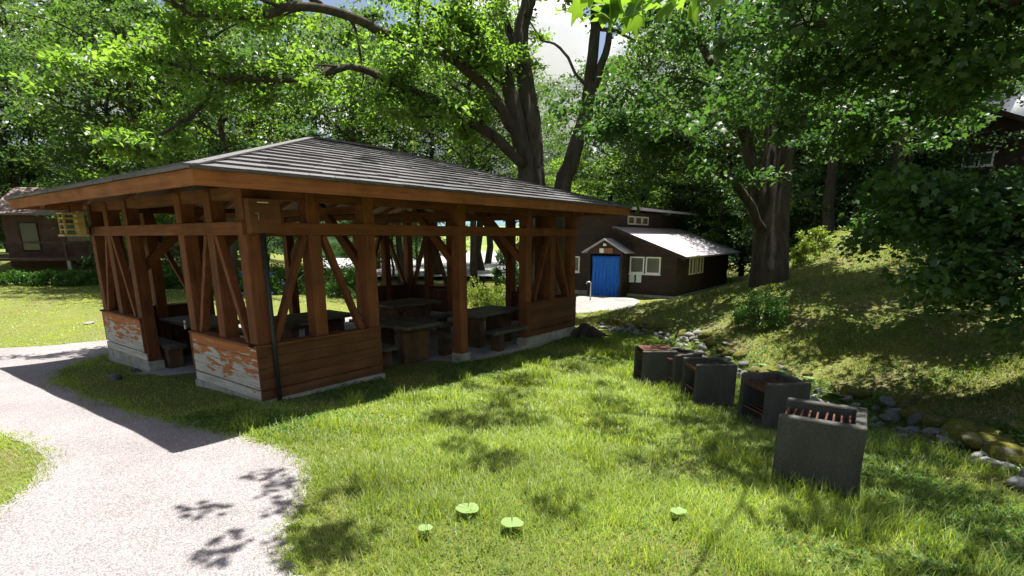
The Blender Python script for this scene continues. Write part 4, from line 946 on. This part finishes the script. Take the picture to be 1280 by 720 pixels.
# far side: fence, river bed, meadow, hills
fp = [at(x, 349, 30) for x in (560, 575, 590, 605, 620, 635, 655)]
FN = empty('rail_fence', tuple(fp[0])); tag(FN, 'low dark rail fence beyond the azalea mound', 'fence')
fb = np.array(fp[0])
for p in fp: MB().bar(np.array([p[0], p[1], tz(p[0], p[1]) - .2]) - fb, np.array([p[0], p[1], p[2] + .18]) - fb, .12, .12).build('post', MT['darkwall'], FN)
for a, b in zip(fp[:-1], fp[1:]):
    for dz in (-.05,): MB().bar(a + [0, 0, dz] - fb, b + [0, 0, dz] - fb, .05, .08).build('rail', MT['darkwall'], FN)
def strip(name, px0, px1, d0, d1, z0, z1, m, n=24):
    vs = []; 
    for i in range(n + 1):
        t = i / n
        for d, z in ((d0, z0), (d1, z1)):
            p = at(px0 + (px1 - px0) * t, 300, d); vs.append((p[0], p[1], z))
    return tag(MB().add(vs, [(2 * i, 2 * i + 2, 2 * i + 3, 2 * i + 1) for i in range(n)]).build(name, m), kind='structure')
strip('riverbed', 380, 700, 36, 90, -.60, -.3, MT['bed']); strip('meadow', 300, 760, 90.2, 150, -.28, 5, MT['meadow'])
def hill(name, px0, px1, d, h, depth, m, seed):
    r_ = random.Random(seed); n, k = 40, 8; vs = []
    for i in range(n + 1):
        t = i / n; hh = h * (.55 + .45 * math.sin(3.1 * t + r_.random() * .1) ** 2) * (1 + .08 * math.sin(9 * t + seed) + .04 * math.sin(23 * t))
        for j in range(k + 1):
            u = j / k; p = at(px0 + (px1 - px0) * t, 300, d + depth * u); vs.append((p[0], p[1], -1.5 + hh * math.sin(u * math.pi * .5) ** .8))
    fs = [(i * (k + 1) + j, (i + 1) * (k + 1) + j, (i + 1) * (k + 1) + j + 1, i * (k + 1) + j + 1) for i in range(n) for j in range(k)]
    return tag(MB().add(vs, fs).build(name, m, None, True), kind='structure')
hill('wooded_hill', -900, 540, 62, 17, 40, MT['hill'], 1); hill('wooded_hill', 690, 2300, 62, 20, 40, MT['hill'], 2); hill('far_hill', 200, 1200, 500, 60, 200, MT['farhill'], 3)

# sunlit clouds added low around the horizon to whiten the sky gaps
m_, t_c, o_c = new_mat('cloud_white'); MT['cloud'] = m_
dc = t_c.nodes.new('ShaderNodeBsdfDiffuse'); tc_ = t_c.nodes.new('ShaderNodeBsdfTranslucent'); mx_ = t_c.nodes.new('ShaderNodeMixShader'); mx_.inputs[0].default_value = .5
for n_ in (dc, tc_): n_.inputs[0].default_value = (.96, .96, .96, 1)
t_c.links.new(dc.outputs[0], mx_.inputs[1]); t_c.links.new(tc_.outputs[0], mx_.inputs[2]); t_c.links.new(mx_.outputs[0], o_c.inputs[0])
rc = random.Random(3)
def cloud(az, dist, el, wid, hgt):
    bm = bmesh.new(); c = Vector((CAM[0] + dist * math.cos(az), CAM[1] + dist * math.sin(az), dist * math.tan(el))); tg = Vector((-math.sin(az), math.cos(az), 0))
    for k in range(34):
        u = rc.uniform(-1, 1); q = tg * (u * wid) + Vector((rc.uniform(-.3, .3) * wid * math.cos(az), rc.uniform(-.3, .3) * wid * math.sin(az), (1 - u * u) * hgt * rc.uniform(-.3, 1)))
        bmesh.ops.create_icosphere(bm, subdivisions=2, radius=rc.uniform(.16, .34) * wid * (1 - .5 * abs(u)), matrix=Matrix.Translation(q))
    me = bpy.data.meshes.new('cloud'); bm.to_mesh(me); bm.free(); me.polygons.foreach_set('use_smooth', [True] * len(me.polygons))
    o = link('cloud', me, MT['cloud']); o.location = c; tag(o, kind='structure')
VA = math.atan2(FW[1], FW[0])
for k in range(22):
    cloud(VA + k * 2 * math.pi / 22 + rc.uniform(-.06, .06), rc.uniform(1300, 1700), R(rc.uniform(4, 8)), rc.uniform(300, 400), rc.uniform(330, 520))

# ------------------------------------------------------------------ ground cover
def blades(n, sampler, hgt, wid, m, name, label, seed, lean=.45):
    global rng
    rng = np.random.default_rng(seed)
    x, y, hs_, ws_ = sampler(n); k = len(x); z = terrain(x, y)
    az = rng.uniform(0, 2 * np.pi, k); h = hgt * hs_ * rng.uniform(.5, 1.3, k); ln = h * rng.normal(lean, .25, k); wd = wid * ws_ * rng.uniform(.7, 1.3, k)
    dx, dy = np.cos(az), np.sin(az); sx, sy = -dy, dx
    P = np.zeros((k, 5, 3))
    for i, (t, lw) in enumerate(((0, 1), (0, -1), (.55, .8), (.55, -.8), (1, 0))):
        P[:, i, 0] = x + dx * ln * t * t + sx * wd * lw / 2; P[:, i, 1] = y + dy * ln * t * t + sy * wd * lw / 2; P[:, i, 2] = z - .008 + h * (t - .18 * t * t * abs(lean))
    b = (np.arange(k) * 5)[:, None]
    F = np.concatenate([b + np.array([[0, 1, 3]]), b + np.array([[0, 3, 2]]), b + np.array([[2, 3, 4]])])
    return tag(link(name, fast_mesh(name, P.reshape(-1, 3), F), m), label, 'grass', None, 'stuff')
def lump(x, y, f, ph): return .5 + .25 * np.sin(f * x + 1.7 * np.sin(f * .6 * y + ph) + ph) + .25 * np.sin(f * .8 * y + 1.9 * np.sin(f * .7 * x + 2 * ph))
def dpt(x, y): return (x - CAM[0]) * HX + (y - CAM[1]) * HY
def in_pav(x, y, e=.0): return (x > -e) & (x < LR_ + e) & (y > -e) & (y < LL_ + e)
def edge_path(x, y):   # a ragged path edge: blades may stray a little over it
    j = .07; return inside(PATH, x + rng.normal(0, j, x.shape), y + rng.normal(0, j, x.shape))
def samp_near(n):
    x = rng.uniform(-2.0, 9.5, n * 3); y = rng.uniform(-8.2, .3, n * 3); D = dpt(x, y); s = ditch(x, y)
    eave = sstep(-1.6, -.5, y) * sstep(-.5, .6, x)
    c = lump(x, y, 2.1, .4) * .6 + lump(x, y, 5.3, 1.1) * .4
    p = np.clip(4.6 / np.maximum(D, 1.5), 0, 1) ** 1.4 * (.6 + .7 * sstep(.25, .6, c)) * (1 - .45 * eave) * (1 - .6 * sstep(-2.2, -1.0, s) * (1 - sstep(5, 7, D)))
    ok = (rng.uniform(0, 1, x.shape) < p) & (s < -.05) & (D > 1.2) & ~in_pav(x, y, .02) & ~edge_path(x, y)
    x, y, D, c, eave = x[ok], y[ok], D[ok], c[ok], eave[ok]
    return x, y, (.55 + .8 * c) * (1 - .6 * eave), np.clip(D / 4.6, .8, 2.4)
blades(230000, samp_near, .075, .0062, MT['grass'], 'lawn_grass', 'lush green lawn grass between the path and the stone ditch', 31, .75)
def samp_tall(n):
    x = rng.uniform(-1.8, 7, n * 6); y = rng.uniform(-8, -.6, n * 6); D = dpt(x, y); s = ditch(x, y); c = lump(x, y, 3.7, 3.1) * .5 + lump(x, y, 9.3, 1.9) * .5
    ok = (rng.uniform(0, 1, x.shape) < sstep(.55, .8, c) * np.clip(5 / np.maximum(D, 2), .1, 1)) & (s < -.1) & (D > 1.3) & ~inside(PATH, x, y) & ~in_pav(x, y, .05)
    x, y, D, c = x[ok], y[ok], D[ok], c[ok]; return x, y, .5 + c, np.clip(D / 5, .8, 1.8)
blades(26000, samp_tall, .12, .0065, MT['grass'], 'tall_grass_tufts', 'longer tufts of grass standing up in the lawn', 36, .5)
def samp_bank(n):
    x = rng.uniform(1.0, 22, n * 3); y = rng.uniform(-14, 2.5, n * 3); D = dpt(x, y); s = ditch(x, y); c = lump(x, y, 1.7, 2.2) * .55 + lump(x, y, 4.1, .3) * .45
    p = np.clip(6.0 / np.maximum(D, 2), 0, 1) ** 1.5 * (.12 + .95 * sstep(.38, .7, c))
    ok = (rng.uniform(0, 1, x.shape) < p) & (s > .12) & (D > 2) & (D < 24)
    x, y, D, c = x[ok], y[ok], D[ok], c[ok]
    return x, y, (.5 + .7 * c), np.clip(D / 5, .9, 3.5)
blades(190000, samp_bank, .065, .0075, MT['bankgrass'], 'bank_grass', 'patchy yellowish grass on the dappled bank', 32, .6)
def samp_left(n):
    x = rng.uniform(-8, 22, n * 3); y = rng.uniform(-2, 34, n * 3); D = dpt(x, y)
    p = np.clip(9 / np.maximum(D, 3), 0, 1) ** 1.3
    ok = (rng.uniform(0, 1, x.shape) < p) & ~in_pav(x, y, .03) & ~edge_path(x, y) & (D > 1.5) & (D < 32) & (ditch(x, y) < -.1) & ((x < 0) | (y > LL_) | (x > LR_)) & ~inside(YD, x, y)
    x, y, D = x[ok], y[ok], D[ok]
    return x, y, .55 + .5 * lump(x, y, 1.5, .9), np.clip(D / 4.5, .9, 5)
blades(90000, samp_left, .055, .0065, MT['grass'], 'far_lawn_grass', 'short sunlit grass of the lawn beyond the pavilion and path', 33, .8)
def samp_edge(n):
    k = rng.integers(0, len(PATH), n); b = PATH[k]; f = PATH[(k + 1) % len(PATH)]; t = rng.uniform(0, 1, n)[:, None]; p = b + (f - b) * t; d = f - b; nr = np.stack([-d[:, 1], d[:, 0]], -1); nr /= np.linalg.norm(nr, axis=1)[:, None] + 1e-9
    p = p + nr * rng.normal(0, .075, n)[:, None] * (.5 + lump(p[:, 0], p[:, 1], 6, 1)[:, None]); D = dpt(p[:, 0], p[:, 1]); ok = (D > 1) & ~in_pav(p[:, 0], p[:, 1], .02) & (rng.uniform(0, 1, n) < .5 + .7 * lump(p[:, 0], p[:, 1], 4.1, 2))
    p, D = p[ok], D[ok]; return p[:, 0], p[:, 1], np.full(len(D), .62), np.clip(D / 5, .8, 2.5)
blades(60000, samp_edge, .08, .0065, MT['grass'], 'path_edge_grass', 'tufts of grass straggling over the edges of the gravel path', 34, .8)
def samp_verge(n):
    x = rng.uniform(-5.5, .0, n * 3); y = rng.uniform(-2.6, 6.2, n * 3); D = dpt(x, y); ok = (D > 1) & ~inside(PATH, x, y) & ~in_pav(x, y, .02); sh = sstep(-1.3, -.8, x)
    ok &= rng.uniform(0, 1, x.shape) < (1 - .55 * sh) * (.35 + .65 * lump(x, y, 3.1, .7)); x, y, D, sh = x[ok], y[ok], D[ok], sh[ok]
    return x, y, .75 - .25 * sh, np.clip(D / 5, .8, 2)
blades(30000, samp_verge, .06, .006, MT['grass'], 'verge_grass', 'grass on the verge between the gravel path and the pavilion wall', 35, .75)
# clover and creeping leaves, dry litter
def carpet(n, reg, size, m, name, label, seed, lift=.02, tilt=.35):
    global rng
    rng = np.random.default_rng(seed); x, y = reg(n); z = terrain(x, y) + rng.uniform(.004, lift, len(x))
    V, F = leaf_cloud(np.stack([x, y, z], -1), size, tilt, 'q', 0.0); return tag(link(name, fast_mesh(name, V, F), m), label, 'ground cover', None, 'stuff')
def reg_clover(n):
    x = rng.uniform(-1.2, 8.5, n * 4); y = rng.uniform(-8, .2, n * 4); D = dpt(x, y); s = ditch(x, y); c = lump(x, y, 3.3, 2.6)
    w_ = 1.5 * sstep(-2.8, -1.2, s) + sstep(-1.9, -.6, y) * .9 + .12
    ok = (rng.uniform(0, 1, x.shape) < .55 * w_ * sstep(.25, .6, c) * np.clip(5.5 / np.maximum(D, 2), .1, 1) ** 1.5) & (s < .5) & ~in_pav(x, y, .02) & ~edge_path(x, y) & (D > 1.3)
    return x[ok], y[ok]
carpet(110000, reg_clover, .032, MT['clover'], 'clover_patch', 'creeping clover and small weeds around the barbecue pits and pavilion foot', 41, .045, .5)
def reg_bank(n):
    x = rng.uniform(1, 18, n * 4); y = rng.uniform(-12, 2, n * 4); D = dpt(x, y); s = ditch(x, y); c = lump(x, y, 2.3, 1.6) * .5 + lump(x, y, 6.1, .6) * .5
    ok = (rng.uniform(0, 1, x.shape) < .7 * sstep(.35, .62, c) * np.clip(7 / np.maximum(D, 2), .1, 1) ** 1.3) & (s > .2) & (D > 2) & (D < 20); return x[ok], y[ok]
carpet(60000, reg_bank, .042, MT['clover'], 'bank_weeds', 'low creeping weeds in patches over the dappled bank', 43, .06, .55)
def reg_litter(n):
    x = rng.uniform(-1, 14, n * 3); y = rng.uniform(-9, .3, n * 3); D = dpt(x, y); s = ditch(x, y); c = lump(x, y, 1.3, 4.1) * .5 + lump(x, y, 3.9, .2) * .5
    w_ = sstep(-1.4, -.3, s) * .8 + sstep(.3, .7, c) * .35 * (s > 0) + .8 * sstep(-1.3, -.2, y) * sstep(-.5, .3, x) * (x < 7.5) + .03
    ok = (rng.uniform(0, 1, x.shape) < w_ * np.clip(6 / np.maximum(D, 2), .05, 1) ** 2 * .6) & ~in_pav(x, y, .01) & ~inside(PATH, x, y) & (D > 1.5)
    return x[ok], y[ok]
carpet(50000, reg_litter, .030, MT['litter'], 'leaf_litter', 'scattered dry brown leaf litter along the ditch and bank', 42, .03, .45)
# broad butterbur leaves standing out of the lawn
def butterbur(px, py, r_, label, tilt=(.3, .2)):
    r_ *= 1.05
    p = ground_hit(px, py); h = .06 + r_ * .2; o = empty('butterbur_plant', (p[0], p[1], tz(p[0], p[1]))); tag(o, label, 'plant')
    vs = [(0, 0, h - .012)]; n = 22; tl = random.uniform(-.10, .02); t2 = random.uniform(-.06, .06); a0 = math.atan2(FW[1], FW[0])
    for k in range(n + 1):
        a = a0 + .08 + (2 * math.pi - .16) * k / n; rr_ = r_ * (1 + .05 * math.sin(3 * a + px)) * (1.0 if 0 < k < n else .9)
        vs.append((rr_ * math.cos(a), rr_ * math.sin(a), h + .003 * math.sin(5 * a) + tl * rr_ * math.cos(a) + t2 * rr_ * math.sin(a)))
    MB().add(vs, [(0, k, k + 1) for k in range(1, n + 1)]).build('leaf', MT['fuki'], o, True)
    MB().tube([(0, 0, -.02), (.01, 0, h * .6), (0, 0, h - .014)], [.005, .004, .004], 6).build('stalk', MT['fuki'], o, True)
for (px, py, r_, lb) in [(585, 648, .075, 'round pale butterbur leaf shining in the middle of the lawn'), (640, 667, .07, 'pale butterbur leaf just beside the round one on the lawn'), (532, 673, .045, 'small pale butterbur leaf near the path side of the lawn'), (847, 650, .05, 'butterbur leaf by itself in half shade on the lawn'),
                         (1037, 497, .11, 'broad butterbur leaf between the barbecue pits and the bank'), (1050, 500, .09, 'broad butterbur leaf leaning over the ditch stones'), (1010, 478, .08, 'butterbur leaf among ditch stones behind the open-sided pit'), (965, 468, .10, 'dark green butterbur leaf on the ditch edge'),
                         (805, 478, .06, 'little leafy weed at the foot of the rust-topped pit'), (955, 462, .09, 'green leaf clump on the ditch stones behind the squat pit')]:
    butterbur(px, py, r_, lb)
